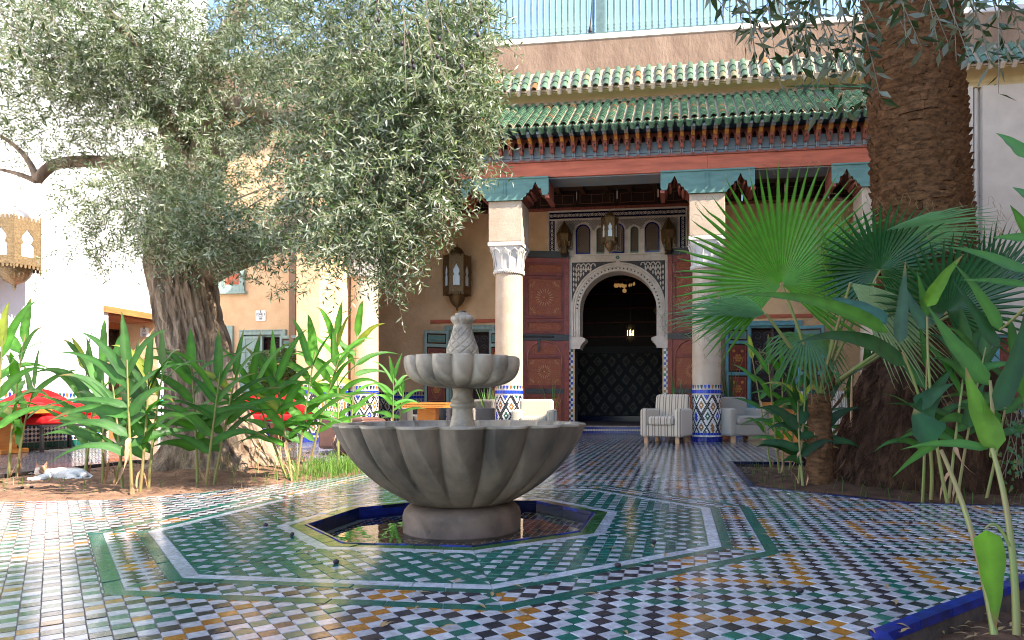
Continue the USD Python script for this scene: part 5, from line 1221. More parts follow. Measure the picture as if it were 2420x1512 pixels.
p = PY(1152, 985, 12.6); strap_plant('strap_leaf_plant', 'spiky potted plant between the dark chair and the left column', (p[0], 12.6), 34, .75, 'dark_cloth', .30, 4, (.10, .20, .07))
p = PY(1722, 880, 12.9); strap_plant('strap_leaf_plant', 'thin arching plant in shade behind the right column', (p[0], 13.0), 26, 1.3, 'terracotta', .30, 9, (.04, .075, .03))
p = PY(1330, 880, 13.6); strap_plant('strap_leaf_plant', 'few green blades rising right of the left column', (-2.35, 12.9), 7, .95, 'dark_cloth', .3, 12, (.09, .22, .05))
p = PY(1600, 880, 13.6); strap_plant('strap_leaf_plant', 'few green blades in front of the right door leaf', (-.05, 12.6), 9, 1.0, 'dark_cloth', .3, 14, (.07, .18, .05))
p = PY(1268, 40, 14.0); strap_plant('terrace_yucca', 'yellow green yucca behind the roof railing left of the pot', (p[0], 14.2), 24, 1.2, None, 7.2, 22, (.35, .30, .10))

# ================================================================ the sleeping cat
def cat():
    o = D(142, 1135, 6.12); o[2] = SOIL_L + .01
    S = lambda p, r: m3.Manifold.sphere(r, 20).translate([float(c) for c in p])
    H = lambda *q: m3.Manifold.batch_hull([S(p, r) for p, r in q])
    B = [H(((-.10, 0, .062), .052), ((.0, .01, .066), .062)), H(((.0, .01, .066), .062), ((.13, .012, .064), .064)), H(((.13, .012, .064), .064), ((.22, .0, .06), .060)),
         H(((-.10, 0, .062), .050), ((-.145, -.005, .085), .038)), H(((-.145, -.005, .085), .038), ((-.185, -.02, .098), .054)),
         H(((-.185, -.02, .098), .052), ((-.192, -.066, .080), .025)), H(((-.192, -.058, .084), .024), ((-.194, -.072, .076), .016)),          # skull, muzzle
         H(((-.10, -.03, .05), .032), ((-.15, -.09, .03), .022)), H(((-.15, -.09, .03), .022), ((-.215, -.105, .018), .016)), H(((-.215, -.105, .018), .016), ((-.245, -.105, .016), .018)),
         H(((-.07, -.04, .045), .030), ((-.10, -.12, .024), .020)), H(((-.10, -.12, .024), .020), ((-.165, -.135, .016), .015)), H(((-.165, -.135, .016), .015), ((-.188, -.137, .016), .017)),
         H(((.20, -.01, .06), .055), ((.16, -.07, .05), .040)), H(((.16, -.07, .05), .038), ((.24, -.12, .026), .020)), H(((.24, -.12, .026), .020), ((.18, -.15, .016), .016)), H(((.18, -.15, .016), .016), ((.15, -.155, .015), .017)),
         H(((.22, 0, .06), .05), ((.27, -.03, .05), .032)), H(((.27, -.03, .05), .03), ((.31, -.10, .028), .02)), H(((.31, -.10, .028), .02), ((.27, -.15, .016), .015)),
         H(((.27, .02, .05), .022), ((.34, .0, .022), .015)), H(((.34, .0, .022), .015), ((.36, -.08, .016), .012)), H(((.36, -.08, .016), .012), ((.31, -.17, .014), .010))]
    ears = []
    for s in (-1, 1):
        e = np.array([-.185 + s * .034, -.012, .132]); tip = e + [s * .020, .004, .062]
        ears.append(m3.Manifold.batch_hull([S(e + [-.017, 0, 0], .006), S(e + [.017, 0, .0], .006), S(e + [0, .016, 0], .005), S(tip, .003)]))
    M = B[0]
    for b in B[1:] + ears: M = M + b
    M = M.refine_to_length(.009); v, f = mani(M); tm = trimesh.Trimesh(v, f, process=True)
    trimesh.smoothing.filter_taubin(tm, iterations=10)
    v = np.array(tm.vertices); f = np.array(tm.faces)
    v += tm.vertex_normals * ((meshkit.fbm(v * 60, 3, 4) - .5) * .006)[:, None]
    wh = np.array([.66, .61, .56]); gi = np.array([.36, .17, .075]); tb = np.array([.15, .095, .055]); pk = np.array([.50, .20, .16])
    x, yy, z = v.T; nz = meshkit.fbm(v * 26, 3, 8)
    c = np.tile(wh, (len(v), 1))
    head = np.clip((-.125 - x + (z - .06) * .6) / .03, 0, 1) * (z > .062); st = (np.sin(x * 210 + z * 160 + nz * 6) > .25)
    hc = np.where(st[:, None], tb, gi); c = c * (1 - head[:, None]) + hc * head[:, None]
    muz = np.clip((-.052 - yy) / .012, 0, 1) * (x < -.165) * (z > .05); c = c * (1 - muz[:, None]) + np.array([.62, .48, .38]) * muz[:, None]
    nose = np.exp(-(((x + .194) / .007) ** 2 + ((yy + .087) / .008) ** 2 + ((z - .083) / .006) ** 2)); c = c * (1 - nose[:, None]) + pk * nose[:, None]
    for s in (-1, 1):
        ey = np.exp(-(((x + .188 - s * .021) / .011) ** 2 + ((yy + .060) / .02) ** 2 + ((z - .101 - .1 * s * (x + .188)) / .0028) ** 2)); c = c * (1 - ey[:, None]) + np.array([.03, .02, .015]) * ey[:, None]
        inr = np.exp(-(((x + .185 - s * .038) / .013) ** 2 + ((z - .148) / .018) ** 2)) * (yy < -.008) * (z > .128); c = c * (1 - inr[:, None]) + pk * inr[:, None]
    bk = np.clip((z - .098 + .02 * (nz - .5)) / .012, 0, 1) * (x > .02) * (yy > -.02); c = c * (1 - bk[:, None] * .85) + np.where(st[:, None], tb, gi) * bk[:, None] * .85
    fore = np.clip((-.185 - x) / .01, 0, 1) * (z < .04) * (x > -.228); c = c * (1 - .6 * fore[:, None]) + tb * .6 * fore[:, None]
    v = v * .82
    t = thing('cat', 'white and ginger tabby cat asleep on its side on the soil', 'cat', loc=o, rz=YAW + math.radians(2))
    part(t, 'body', (v, f), 'fur', True, col=c)
    for s in (-1, 1):
        part(t, 'whisker', tube(np.array([(-.194 + s * .012, -.085, .076), (-.194 + s * .04, -.095, .079), (-.194 + s * .065, -.094, .072)]) * .82, .0006, 3), 'sign_white')
cat()
# ================================================================ trees
def rough_limb(pts, rad, n=28, k=40, amp=.06, seed=0, fl=0.0):
    """a gnarled limb: ring sections along a smooth path, bark ridges running lengthwise"""
    from scipy.interpolate import PchipInterpolator
    pts = np.asarray(pts, float); s = np.r_[0, np.cumsum(np.linalg.norm(np.diff(pts, axis=0), axis=1))]; u = np.linspace(0, s[-1], k)
    P = PchipInterpolator(s, pts)(u); R = PchipInterpolator(s, np.asarray(rad, float))(u)
    v, f = tube(P, R, n, True); m = k * n; q = v[:m].reshape(k, n, 3); ctr = P[:, None]; d = (q - ctr) / R[:, None, None]
    a = np.arange(n) * 2 * np.pi / n; A, U = np.meshgrid(a, u / s[-1] * s[-1], indexing='xy')
    cs = np.stack([np.cos(A) * 2.2, np.sin(A) * 2.2, U * 1.3 + seed * 7], -1)
    big = meshkit.fbm(cs * 1.2, 3, seed) - .5; fine = np.abs(meshkit.fbm(np.stack([np.cos(A) * 7, np.sin(A) * 7, U * 3.2 + seed], -1), 4, seed + 5) - .5)
    rid = np.abs(meshkit.noise(np.stack([np.cos(A) * 5 + U * .6, np.sin(A) * 5, U * 1.1], -1), seed + 11) - .5)
    r2_ = np.abs(meshkit.noise(np.stack([np.cos(A) * 11 + U * .5, np.sin(A) * 11, U * 3.0], -1), seed + 17) - .5)
    k_ = 1 + amp * 4 * big - amp * 1.5 * (1 - np.clip(rid * 5, 0, 1)) + amp * 2 * fine - amp * 1.2 * (1 - np.clip(r2_ * 6, 0, 1))
    if fl: k_ = k_ + fl * np.clip(1 - U / .9, 0, 1) ** 2 * (.5 + .5 * np.sin(A * 5 + 1.3 * np.sin(A * 2)))
    q = ctr + d * (R[:, None] * k_)[..., None]; v[:m] = q.reshape(-1, 3); return v, f
TZ = 6.85
olive = thing('olive_tree', 'old gnarled olive tree with silver foliage in the left bed', 'tree')
O = lambda x, y, z: D(x, y, z)
base = D(505, 1104, TZ); base[2] = -.06
trunk = rough_limb([base, O(503, 1075, TZ), O(493, 1000, TZ), O(468, 850, TZ), O(440, 700, TZ), O(430, 610, TZ), O(440, 540, TZ)], [.60, .50, .37, .325, .318, .33, .27], 150, 260, .085, 1, .34)
part(olive, 'trunk', trunk, 'bark')
limbs = [([O(452, 640, TZ), O(545, 600, TZ - .1), O(640, 565, TZ - .2), O(720, 540, TZ - .4), O(850, 480, TZ - .6), O(960, 430, TZ - .8)], [.22, .18, .14, .12, .07, .03]),
    ([O(435, 600, TZ), O(470, 450, TZ), O(500, 370, TZ), O(580, 320, TZ + .1), O(690, 250, TZ), O(800, 200, TZ)], [.24, .20, .16, .12, .08, .03]),
    ([O(480, 420, TZ), O(500, 300, TZ - .1), O(520, 258, TZ - .2), O(590, 240, TZ - .3), O(690, 268, TZ - .4), O(770, 232, TZ - .5), O(900, 150, TZ - .7)], [.16, .14, .12, .105, .085, .06, .025]),
    ([O(425, 600, TZ), O(390, 470, TZ), O(330, 400, TZ - .1), O(235, 383, TZ - .2), O(140, 385, TZ - .3), O(86, 428, TZ - .35)], [.18, .13, .09, .062, .05, .042]),
    ([O(86, 428, TZ - .35), O(60, 370, TZ - .3), O(-10, 315, TZ - .3)], [.032, .024, .015]), ([O(86, 428, TZ - .35), O(40, 410, TZ - .4), O(-20, 398, TZ - .4)], [.028, .02, .012]),
    ([O(440, 560, TZ), O(430, 420, TZ + .1), O(455, 250, TZ), O(480, 150, TZ), O(540, 70, TZ - .1), O(600, -60, TZ - .2)], [.2, .16, .12, .09, .07, .04]),
    ([O(440, 420, TZ), O(380, 260, TZ - .3), O(330, 140, TZ - .5), O(250, 20, TZ - .8)], [.12, .09, .07, .03]),
    ([O(640, 560, TZ - .2), O(735, 415, TZ - .2), O(830, 295, TZ - .3), O(900, 200, TZ - .4)], [.10, .08, .055, .02])]
for i, (p, r) in enumerate(limbs): part(olive, 'branch', rough_limb(p, r, 18, 34, .05, 20 + i), 'bark', True)
def olive_leaves(tw_base, tw_dir, tw_len, nleaf, L, W, rr, tint=1.0):
    """leaves in pairs along drooping twigs -> (quads, colours, twig paths)"""
    n = len(tw_base); u = (np.arange(nleaf) + 1.0) / nleaf
    droop = np.array([0, 0, -1.0]) * tw_len[:, None] * rr.uniform(.0, .45, (n, 1))
    path = lambda t: tw_base[:, None] + tw_dir[:, None] * (tw_len[:, None] * t)[..., None] + droop[:, None] * (t ** 2)[..., None]
    P = path(np.broadcast_to(u, (n, nleaf))); T = tw_dir[:, None] + 2 * droop[:, None] * u[None, :, None] / tw_len[:, None, None]; T = T / np.linalg.norm(T, axis=-1, keepdims=True)
    rv = rr.normal(size=(n, 1, 3)); S = np.cross(T, rv); S /= np.linalg.norm(S, axis=-1, keepdims=True); Q = np.cross(T, S)
    a = (np.arange(nleaf) * 1.57 + rr.uniform(0, 6.28, (n, 1)) + (np.arange(nleaf) % 2) * math.pi)[..., None]
    out = S * np.cos(a) + Q * np.sin(a); d = T * rr.uniform(.35, 1.0, (n, nleaf, 1)) + out; d /= np.linalg.norm(d, axis=-1, keepdims=True)
    nn = np.cross(d, rr.normal(size=(n, nleaf, 3))); nn /= np.linalg.norm(nn, axis=-1, keepdims=True); sd = np.cross(nn, d)
    l = L * rr.uniform(.65, 1.2, (n, nleaf, 1)); w = W * rr.uniform(.8, 1.2, (n, nleaf, 1))
    v = np.stack([P, P + d * l * .45 + sd * w / 2 + nn * l * .04, P + d * l, P + d * l * .45 - sd * w / 2 + nn * l * .04], 2).reshape(-1, 4, 3)
    pale = rr.random((n * nleaf, 1)) < .48; c = np.where(pale, [[.50, .53, .40]], [[.13, .19, .075]]) * rr.uniform(.75, 1.25, (n * nleaf, 1)) * tint
    return v, c, [path(np.broadcast_to(np.linspace(0, 1, 4), (n, 4)))[i] for i in range(n)]
def leafset(parent, v, c, near_n, m='olive_leaf', name='leaf', rest='foliage'):
    zc_ = v[:, 0, 0] * FX + v[:, 0, 1] * FY; xx = v[:, 0, 0] * FY - v[:, 0, 1] * FX; pxx = CX + FOC * xx / zc_; pyy = CY - FOC * (v[:, 0, 2] - EYE) / zc_
    ok = (pxx > 10) & (pxx < 2410) & (pyy > 10); order = np.argsort(np.where(ok, zc_, 99))[:near_n]
    for i in order: part(parent, name, (v[i], tri([[0, 1, 2, 3]])), m, col=np.tile(c[i], (4, 1)))
    mk = np.ones(len(v), bool); mk[order] = False
    if mk.any(): part(parent, rest, (v[mk].reshape(-1, 3), tri(np.arange(mk.sum() * 4).reshape(-1, 4))), m, col=np.repeat(c[mk], 4, 0), kind='stuff')
rr = np.random.default_rng(11)
# clumps of the crown: picture place, depth, half sizes (m), number of twigs
clumps = [(160, 70, 6.1, .7, .35, 210), (260, 120, 6.2, .6, .35, 190), (40, 90, 5.8, .6, .4, 170), (350, 210, 6.4, .5, .3, 150), (470, 180, 6.5, .5, .3, 150), (460, 520, 6.0, .40, .22, 110), (400, 585, 6.0, .25, .10, 26), (560, 585, 5.9, .25, .08, 26), (90, 330, 6.5, .5, .2, 70), (330, 470, 6.2, .4, .2, 100), (60, 20, 6.0, .9, .45, 170), (330, 110, 6.3, .8, .55, 300), (560, 60, 6.6, .7, .5, 230), (800, 60, 6.4, .8, .45, 330), (1000, 70, 6.1, .65, .5, 340), (1090, 180, 5.9, .40, .42, 260), (1085, 330, 5.9, .38, .40, 300),
    (950, 230, 6.1, .6, .45, 330), (790, 300, 6.6, .6, .5, 240), (900, 400, 6.1, .55, .42, 300), (1010, 430, 5.9, .42, .32, 210), (850, 540, 6.0, .40, .32, 190), (940, 560, 5.85, .36, .30, 190), (880, 610, 5.8, .26, .14, 50), (960, 640, 5.8, .12, .14, 28), (430, 480, 6.25, .45, .40, 250), (520, 540, 6.1, .36, .22, 150), (420, 350, 6.4, .5, .4, 240),
    (620, 440, 6.8, .5, .4, 70), (700, 400, 7.0, .6, .45, 60), (600, 200, 6.9, .6, .4, 130), (700, 130, 6.8, .6, .4, 190), (290, 270, 6.5, .6, .35, 120), (110, 290, 6.6, .55, .25, 90), (60, 150, 6.2, .7, .35, 110), (220, 170, 6.3, .6, .35, 130), (310, 540, 6.4, .35, .20, 75), (620, 575, 6.2, .30, .08, 30), (190, 590, 6.4, .2, .06, 12), (260, 600, 6.4, .12, .08, 9), (250, 480, 6.5, .35, .15, 45), (690, 580, 6.3, .2, .1, 14), (645, 680, 6.3, .10, .06, 7), (770, 490, 6.2, .35, .25, 70), (1140, 90, 5.9, .28, .35, 110), (1060, 520, 5.75, .16, .10, 20), (480, 0, 6.2, .9, .3, 160), (900, -40, 6.2, 1.2, .3, 160)]
tb, td, tl = [], [], []
up = np.array([0, 0, 1.0]); rgt = np.array([FY, -FX, 0]); fwd = np.array([FX, FY, 0])
for (x, y_, z, rx, rz_, n) in clumps:
    if x >= 780: x, y_ = x - 50, y_ - (42 if y_ > 300 else 0)
    if x >= 730: z, rx, rz_ = z - 1.15, rx * (z - 1.15) / z, rz_ * (z - 1.15) / z
    c = D(x, y_, z); d = rr.normal(size=(n, 3)); d /= np.linalg.norm(d, axis=1, keepdims=True); rad = rr.uniform(.35, 1.0, (n, 1)) ** .6
    off = rgt * d[:, :1] * rx + fwd * d[:, 1:2] * rx * .8 + up * d[:, 2:] * rz_
    tb.append(c + off * rad); dd = off / np.linalg.norm(off, axis=1, keepdims=True) + rr.normal(0, .45, (n, 3)) + [0, 0, -.15]; td.append(dd / np.linalg.norm(dd, axis=1, keepdims=True)); tl.append(rr.uniform(.14, .34, n))
tb, td, tl = np.vstack(tb), np.vstack(td), np.concatenate(tl)
v, c, paths = olive_leaves(tb, td, tl, 19, .056, .0125, rr)
leafset(olive, v, c, 300)
part(olive, 'twigs', J(*[tube(p, [.0022, .0018, .0014, .001], 3, cap=False) for p in paths]), 'twig', kind='stuff')
lt = [tube(bez(limbs[i % 9][0][-1 - (i % 3)], (np.array(limbs[i % 9][0][-1 - (i % 3)]) + D(*clumps[i % len(clumps)][:3])) / 2 + [0, 0, .1], D(*clumps[i % len(clumps)][:3]), 8), np.linspace(.014, .004, 9), 6) for i in range(90)]
lt = [t for i, t in enumerate(lt) if np.ptp(t[0], axis=0).max() < 1.0 and i % 9 not in (3, 4, 5)]
part(olive, 'thin_branches', J(*lt), 'bark', kind='stuff')
# nearer olive boughs that hang into the top of the frame
def bough(label, tips, z, L, W, seed, tint, nl=13, fruit=0):  # tint darkens the leaf colour to stand in for shade on the boughs
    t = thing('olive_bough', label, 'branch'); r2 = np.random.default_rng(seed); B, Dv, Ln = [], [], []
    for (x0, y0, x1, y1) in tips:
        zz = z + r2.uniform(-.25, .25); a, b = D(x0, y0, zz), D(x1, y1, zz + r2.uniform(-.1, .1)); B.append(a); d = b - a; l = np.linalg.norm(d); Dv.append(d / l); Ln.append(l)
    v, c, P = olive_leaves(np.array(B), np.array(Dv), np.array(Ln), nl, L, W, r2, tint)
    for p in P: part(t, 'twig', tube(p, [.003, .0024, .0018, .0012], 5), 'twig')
    leafset(t, v, c, 300, 'olive_leaf_shaded')
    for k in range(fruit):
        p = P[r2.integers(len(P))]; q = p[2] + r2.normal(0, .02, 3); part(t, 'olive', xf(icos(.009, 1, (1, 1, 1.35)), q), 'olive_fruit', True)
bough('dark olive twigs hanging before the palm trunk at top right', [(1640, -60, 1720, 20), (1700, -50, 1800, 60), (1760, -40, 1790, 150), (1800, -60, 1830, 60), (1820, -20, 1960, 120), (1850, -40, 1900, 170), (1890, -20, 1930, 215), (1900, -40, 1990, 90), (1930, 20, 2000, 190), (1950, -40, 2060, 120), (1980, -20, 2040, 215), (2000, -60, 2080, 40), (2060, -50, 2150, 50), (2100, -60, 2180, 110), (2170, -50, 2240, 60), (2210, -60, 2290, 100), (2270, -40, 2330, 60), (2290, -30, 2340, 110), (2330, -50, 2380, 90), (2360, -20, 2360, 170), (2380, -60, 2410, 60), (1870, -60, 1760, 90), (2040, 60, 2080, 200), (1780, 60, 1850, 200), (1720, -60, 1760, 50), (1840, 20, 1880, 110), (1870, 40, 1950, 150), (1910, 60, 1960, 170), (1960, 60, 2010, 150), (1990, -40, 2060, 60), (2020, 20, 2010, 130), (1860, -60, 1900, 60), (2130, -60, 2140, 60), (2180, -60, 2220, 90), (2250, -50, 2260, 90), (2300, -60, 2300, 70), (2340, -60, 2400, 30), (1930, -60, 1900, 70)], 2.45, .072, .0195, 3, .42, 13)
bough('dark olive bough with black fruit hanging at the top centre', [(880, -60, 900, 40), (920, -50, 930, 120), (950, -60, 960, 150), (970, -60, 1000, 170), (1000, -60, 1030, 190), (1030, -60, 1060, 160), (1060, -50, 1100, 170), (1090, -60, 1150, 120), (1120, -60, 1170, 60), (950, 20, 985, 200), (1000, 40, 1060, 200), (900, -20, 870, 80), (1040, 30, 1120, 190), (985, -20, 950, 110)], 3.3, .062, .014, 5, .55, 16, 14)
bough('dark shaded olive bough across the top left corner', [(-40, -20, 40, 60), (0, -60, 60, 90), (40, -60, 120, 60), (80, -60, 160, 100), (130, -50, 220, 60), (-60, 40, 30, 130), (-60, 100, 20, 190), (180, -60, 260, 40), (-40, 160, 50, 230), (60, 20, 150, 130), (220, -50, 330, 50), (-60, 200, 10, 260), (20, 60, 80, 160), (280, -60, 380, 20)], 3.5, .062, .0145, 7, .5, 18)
# ---- the thick palm
PZc = 5.9
pc = D(2165, 1000, PZc); pcx = np.array([pc[0], pc[1], 0])
palm = thing('palm_tree', 'thick old palm trunk with ridged bark and a broad root mass', 'tree')
n, k = 180, 760
A, Z = np.meshgrid(np.arange(n) * 2 * np.pi / n, np.linspace(.75, 6.2, k), indexing='xy')
ph = Z / .070 + .55 * np.sin(A + 1.0) + .25 * np.sin(2 * A + Z * .7) + 2.2 * (meshkit.fbm(np.stack([np.cos(A) * 1.7, np.sin(A) * 1.7, Z * 1.1], -1), 3, 2) - .5)
saw = (ph % 1.0); cellv = meshkit.noise(np.stack([np.floor(ph) * 1.7, A * 3.2, 0 * A], -1), 3)
lump = meshkit.fbm(np.stack([np.cos(A) * 4, np.sin(A) * 4, Z * 6], -1), 4, 6) - .5
Rr = .350 - .010 * (Z - 2.1) + .02 * (Z < 1.4) * (1.4 - Z) / .65 + .046 * (saw ** 2.0) * (.55 + .75 * cellv) + .016 * lump + .008 * (saw > .6) * (meshkit.noise(np.stack([A * 9, np.floor(ph), 0 * A], -1), 5) - .5)
cxs = pcx[0] + .055 - .054 * (Z - 2.12); V = np.stack([cxs + Rr * np.cos(A), pcx[1] + Rr * np.sin(A), Z], -1).reshape(-1, 3)
i, j = np.meshgrid(np.arange(k - 1), np.arange(n), indexing='ij')
part(palm, 'trunk', (V, tri(np.stack([i * n + j, i * n + (j + 1) % n, (i + 1) * n + (j + 1) % n, (i + 1) * n + j], -1).reshape(-1, 4))), 'palm_bark')
sc = []
for r_ in range(78):
    z0 = .95 + r_ * .067; a = random.uniform(0, .4)
    while a < 6.28:
        w = random.uniform(.16, .42); lip = random.uniform(.012, .040); hh = random.uniform(.045, .075); zt = z0 + .035 * math.sin(a + 1.0) + .014 * math.sin(2 * a + z0 * 5) + random.uniform(-.008, .008)
        R0 = .350 - .010 * (zt - 2.1) + .030; cx0 = pcx[0] + .055 - .054 * (zt - 2.12); g = np.linspace(a, a + w, 5); bow = np.sin(np.linspace(.15, math.pi - .15, 5))
        ring_ = lambda r, z: np.stack([cx0 + r * np.cos(g), pcx[1] + r * np.sin(g), z], 1)
        zj = zt + hh * (.75 + .25 * bow) + np.array([random.uniform(-.009, .009) for _ in range(5)])
        v_ = np.vstack([ring_(R0 - .01, np.full(5, zt)), ring_(R0 + lip * (.5 + .5 * bow), zj), ring_(R0 - .02, zj - .012)]); e = np.arange(4)
        sc.append((v_, tri(np.vstack([np.stack([e, e + 1, e + 6, e + 5], 1), np.stack([e + 5, e + 6, e + 11, e + 10], 1)]))))
        a += w * random.uniform(.8, 1.05)
part(palm, 'bark_scales', J(*sc), 'palm_bark', kind='stuff')
k2 = 70; A, T = np.meshgrid(np.arange(n) * 2 * np.pi / n, np.linspace(0, 1, k2), indexing='xy')
rp = np.interp(T, [0, .2, .45, .62, .75, .85, .93, 1], [.86, .80, .71, .62, .56, .52, .48, .38]); zp = np.interp(T, [0, 1], [-.1, 1.05])
rp = rp * (1 + .22 * (meshkit.fbm(np.stack([np.cos(A) * 2, np.sin(A) * 2, zp * 2.4], -1), 4, 3) - .5) + .10 * (meshkit.noise(np.stack([np.cos(A) * 16, np.sin(A) * 16, zp * 4], -1), 8) - .5))
V = np.stack([pcx[0] + .10 + rp * np.cos(A), pcx[1] + rp * np.sin(A), zp], -1).reshape(-1, 3); i, j = np.meshgrid(np.arange(k2 - 1), np.arange(n), indexing='ij')
part(palm, 'root_mass', (V, tri(np.stack([i * n + j, i * n + (j + 1) % n, (i + 1) * n + (j + 1) % n, (i + 1) * n + j], -1).reshape(-1, 4))), 'palm_fibre', True)
fb = []
for q in range(2600):
    a, t = random.uniform(math.pi * .95, math.pi * 2.05), random.random(); r0 = np.interp(t, [0, .2, .45, .62, .75, .85, .93, 1], [.86, .80, .71, .62, .56, .52, .48, .40]); z0 = -.08 + t * 1.12
    b = np.array([pcx[0] + .10 + r0 * math.cos(a), pcx[1] + r0 * math.sin(a), z0]); o = np.array([math.cos(a), math.sin(a), 0]); l = random.uniform(.04, .11)
    fb.append(np.stack([b, b + o * l * .35 + [random.uniform(-.02, .02), 0, -l * .4], b + o * l * random.uniform(.1, .6) + [random.uniform(-.03, .03), random.uniform(-.02, .02), -l]]))
part(palm, 'root_fibres', J(*[tube(p, [.0035, .003, .001], 3, cap=False) for p in fb]), 'palm_fibre', kind='stuff')
# ---- fan palm with a short stub trunk
fp = thing('fan_palm', 'young fan palm with bright pleated leaves on a stubby trunk', 'palm')
fb0 = D(1937, 1120, 5.62); fb0[2] = -.04; top = D(1937, 930, 5.62)
st = rough_limb([fb0, (fb0 + top) / 2, top], [.115, .10, .085], 24, 40, .05, 50); part(fp, 'trunk', st, 'palm_bark', True)
for q in range(11):
    a, h = q * 2.39, .1 + .065 * q; o = np.array([math.cos(a), math.sin(a), 0]); b = fb0 + [0, 0, h] + o * .09
    m, c = leafmesh(b, b + o * .11 + [0, 0, .16], .07, (.33, .15, .06), o * .05, n=5, fold=.4, prof=.8); part(fp, 'leaf_stub', m, 'palm_bark')
def fan(center, e1, e2, R, a0, a1, nseg, colr, droop=.1, cup=.12, seed=0, thread=True, label=None, split=.55):
    r3 = random.Random(seed); nrm = np.cross(e1, e2); V, F, Cc, n = [], [], [], 0; tips = []
    da = math.radians((a1 - a0) / nseg)
    for k in range(nseg):
        a = math.radians(a0) + (k + .5) * da; mid = abs((k + .5) / nseg - .5) * 2; Rk = R * (1 - .22 * mid ** 2) * r3.uniform(.94, 1.04)
        us = np.array([.02, .15, .35, split, .68, .80, .91, 1.0]); half = np.where(us <= split, us * math.tan(da / 2), split * math.tan(da / 2) * np.maximum(1 - (us - split) / (1 - split), .02) ** .8) * Rk * .98
        jit = r3.uniform(-.05, .05)
        for s_, (u, h) in enumerate(zip(us, half)):
            aa = a + jit * max(0, u - split); d = e1 * math.cos(aa) + e2 * math.sin(aa); t_ = -e1 * math.sin(aa) + e2 * math.cos(aa)
            sag = np.array([0, 0, -1.0]) * droop * R * u ** 2.6 * r3.uniform(.8, 1.25); p = center + d * Rk * u + nrm * cup * R * (u ** 2) + sag; pl = .32 * h
            V += [p - t_ * h - nrm * pl, p + nrm * pl * 1.2, p + t_ * h - nrm * pl]; tone = r3.uniform(.93, 1.07) * (1.12 - .3 * u)
            c = np.array(colr) * tone; Cc += [c * .85, c * 1.35, c * .9]
            if s_: b = n + (s_ - 1) * 3; F += [[b, b + 1, b + 4, b + 3], [b + 1, b + 2, b + 5, b + 4]]
        n += len(us) * 3; tips.append(V[-2])
    p_ = part(fp, 'fan_leaf', (np.array(V), tri(F)), 'big_leaf', col=np.clip(np.array(Cc), 0, .9), label=label)
    if thread:
        th = []
        for tpt in tips[::1]:
            b = np.array(tpt); w = np.array([r3.uniform(-1, 1), r3.uniform(-1, 1), r3.uniform(-.3, 1)]) * .05; th.append(tube([b, b + w * .6 + [0, 0, .03], b + w * 1.3 + [.01, 0, .0], b + w * 1.2 + [.03, 0, -.03]], .0012, 3, cap=False))
        part(p_, 'threads', J(*th), 'dry_leaf', kind='stuff')
    return center
E1, E2 = rgt, up
crown = top + [0, 0, .0]
def petiole(c, mid=None, r=.013):
    c = np.asarray(c); q = (crown + c) / 2 + (mid if mid is not None else np.array([0, 0, .05])); part(fp, 'petiole', tube(bez(crown, q, c, 10), np.linspace(r * 1.25, r * .8, 11), 8), 'stem_green', 40)
LIME, MIDG, DKG, BLUEG = (.062, .175, .024), (.06, .17, .03), (.022, .085, .028), (.12, .23, .19)
c1 = D(1848, 672, 5.35); fan(c1, E1, up * .96 - fwd * .25, .93, -42, 232, 58, LIME, .05, .10, 1, label='large bright green fan'); petiole(c1)
c2 = D(1998, 690, 5.50); fan(c2, E1 * .62 + fwd * .7, up * .98 - E1 * .12, .74, 48, 165, 34, (.13, .23, .06), .03, .06, 2, label='pale green fan seen edge on'); petiole(c2)
c3 = D(2080, 638, 5.25); fan(c3, E1, up * .9 - fwd * .4, .56, -70, 250, 46, DKG, .06, .08, 3, label='dark green fan'); petiole(c3)
c4 = D(2062, 560, 5.2); fan(c4, E1 * .97 + up * .05 + fwd * .2, up * .25 - fwd * .9, 1.0, -55, 60, 30, BLUEG, .05, .05, 4, label='blue green fan reaching right'); petiole(c4)
c5 = D(2238, 738, 4.9); fan(c5, E1, up * .85 - fwd * .45, .66, -60, 230, 44, (.02, .075, .03), .05, .1, 5, label='dark fan before the palm trunk'); petiole(c5)
c6 = D(1810, 742, 5.3); fan(c6, -E1 * .97 + up * .06, up * .22 - fwd * .95, .82, -60, 60, 34, BLUEG, .12, .04, 6, label='grey green fan reaching left'); petiole(c6)
c7 = D(2010, 668, 5.0); fan(c7, E1 * .8 - up * .45 - fwd * .3, -up * .8 - fwd * .3, .85, -20, 70, 26, (.16, .22, .10), .16, .05, 7, label='drooping pale fan'); petiole(c7)
c8 = D(1905, 790, 5.6); fan(c8, E1 * .8 + fwd * .3, -up * .55 - fwd * .6, .6, -10, 200, 30, (.07, .15, .06), .3, .05, 8, label='hanging old fan'); petiole(c8)
c9 = D(2330, 700, 5.4); fan(c9, E1, up * .9 - fwd * .3, .62, 20, 150, 26, (.02, .07, .035), .03, .05, 9, label='dark fan at the right frame edge'); petiole(c9)
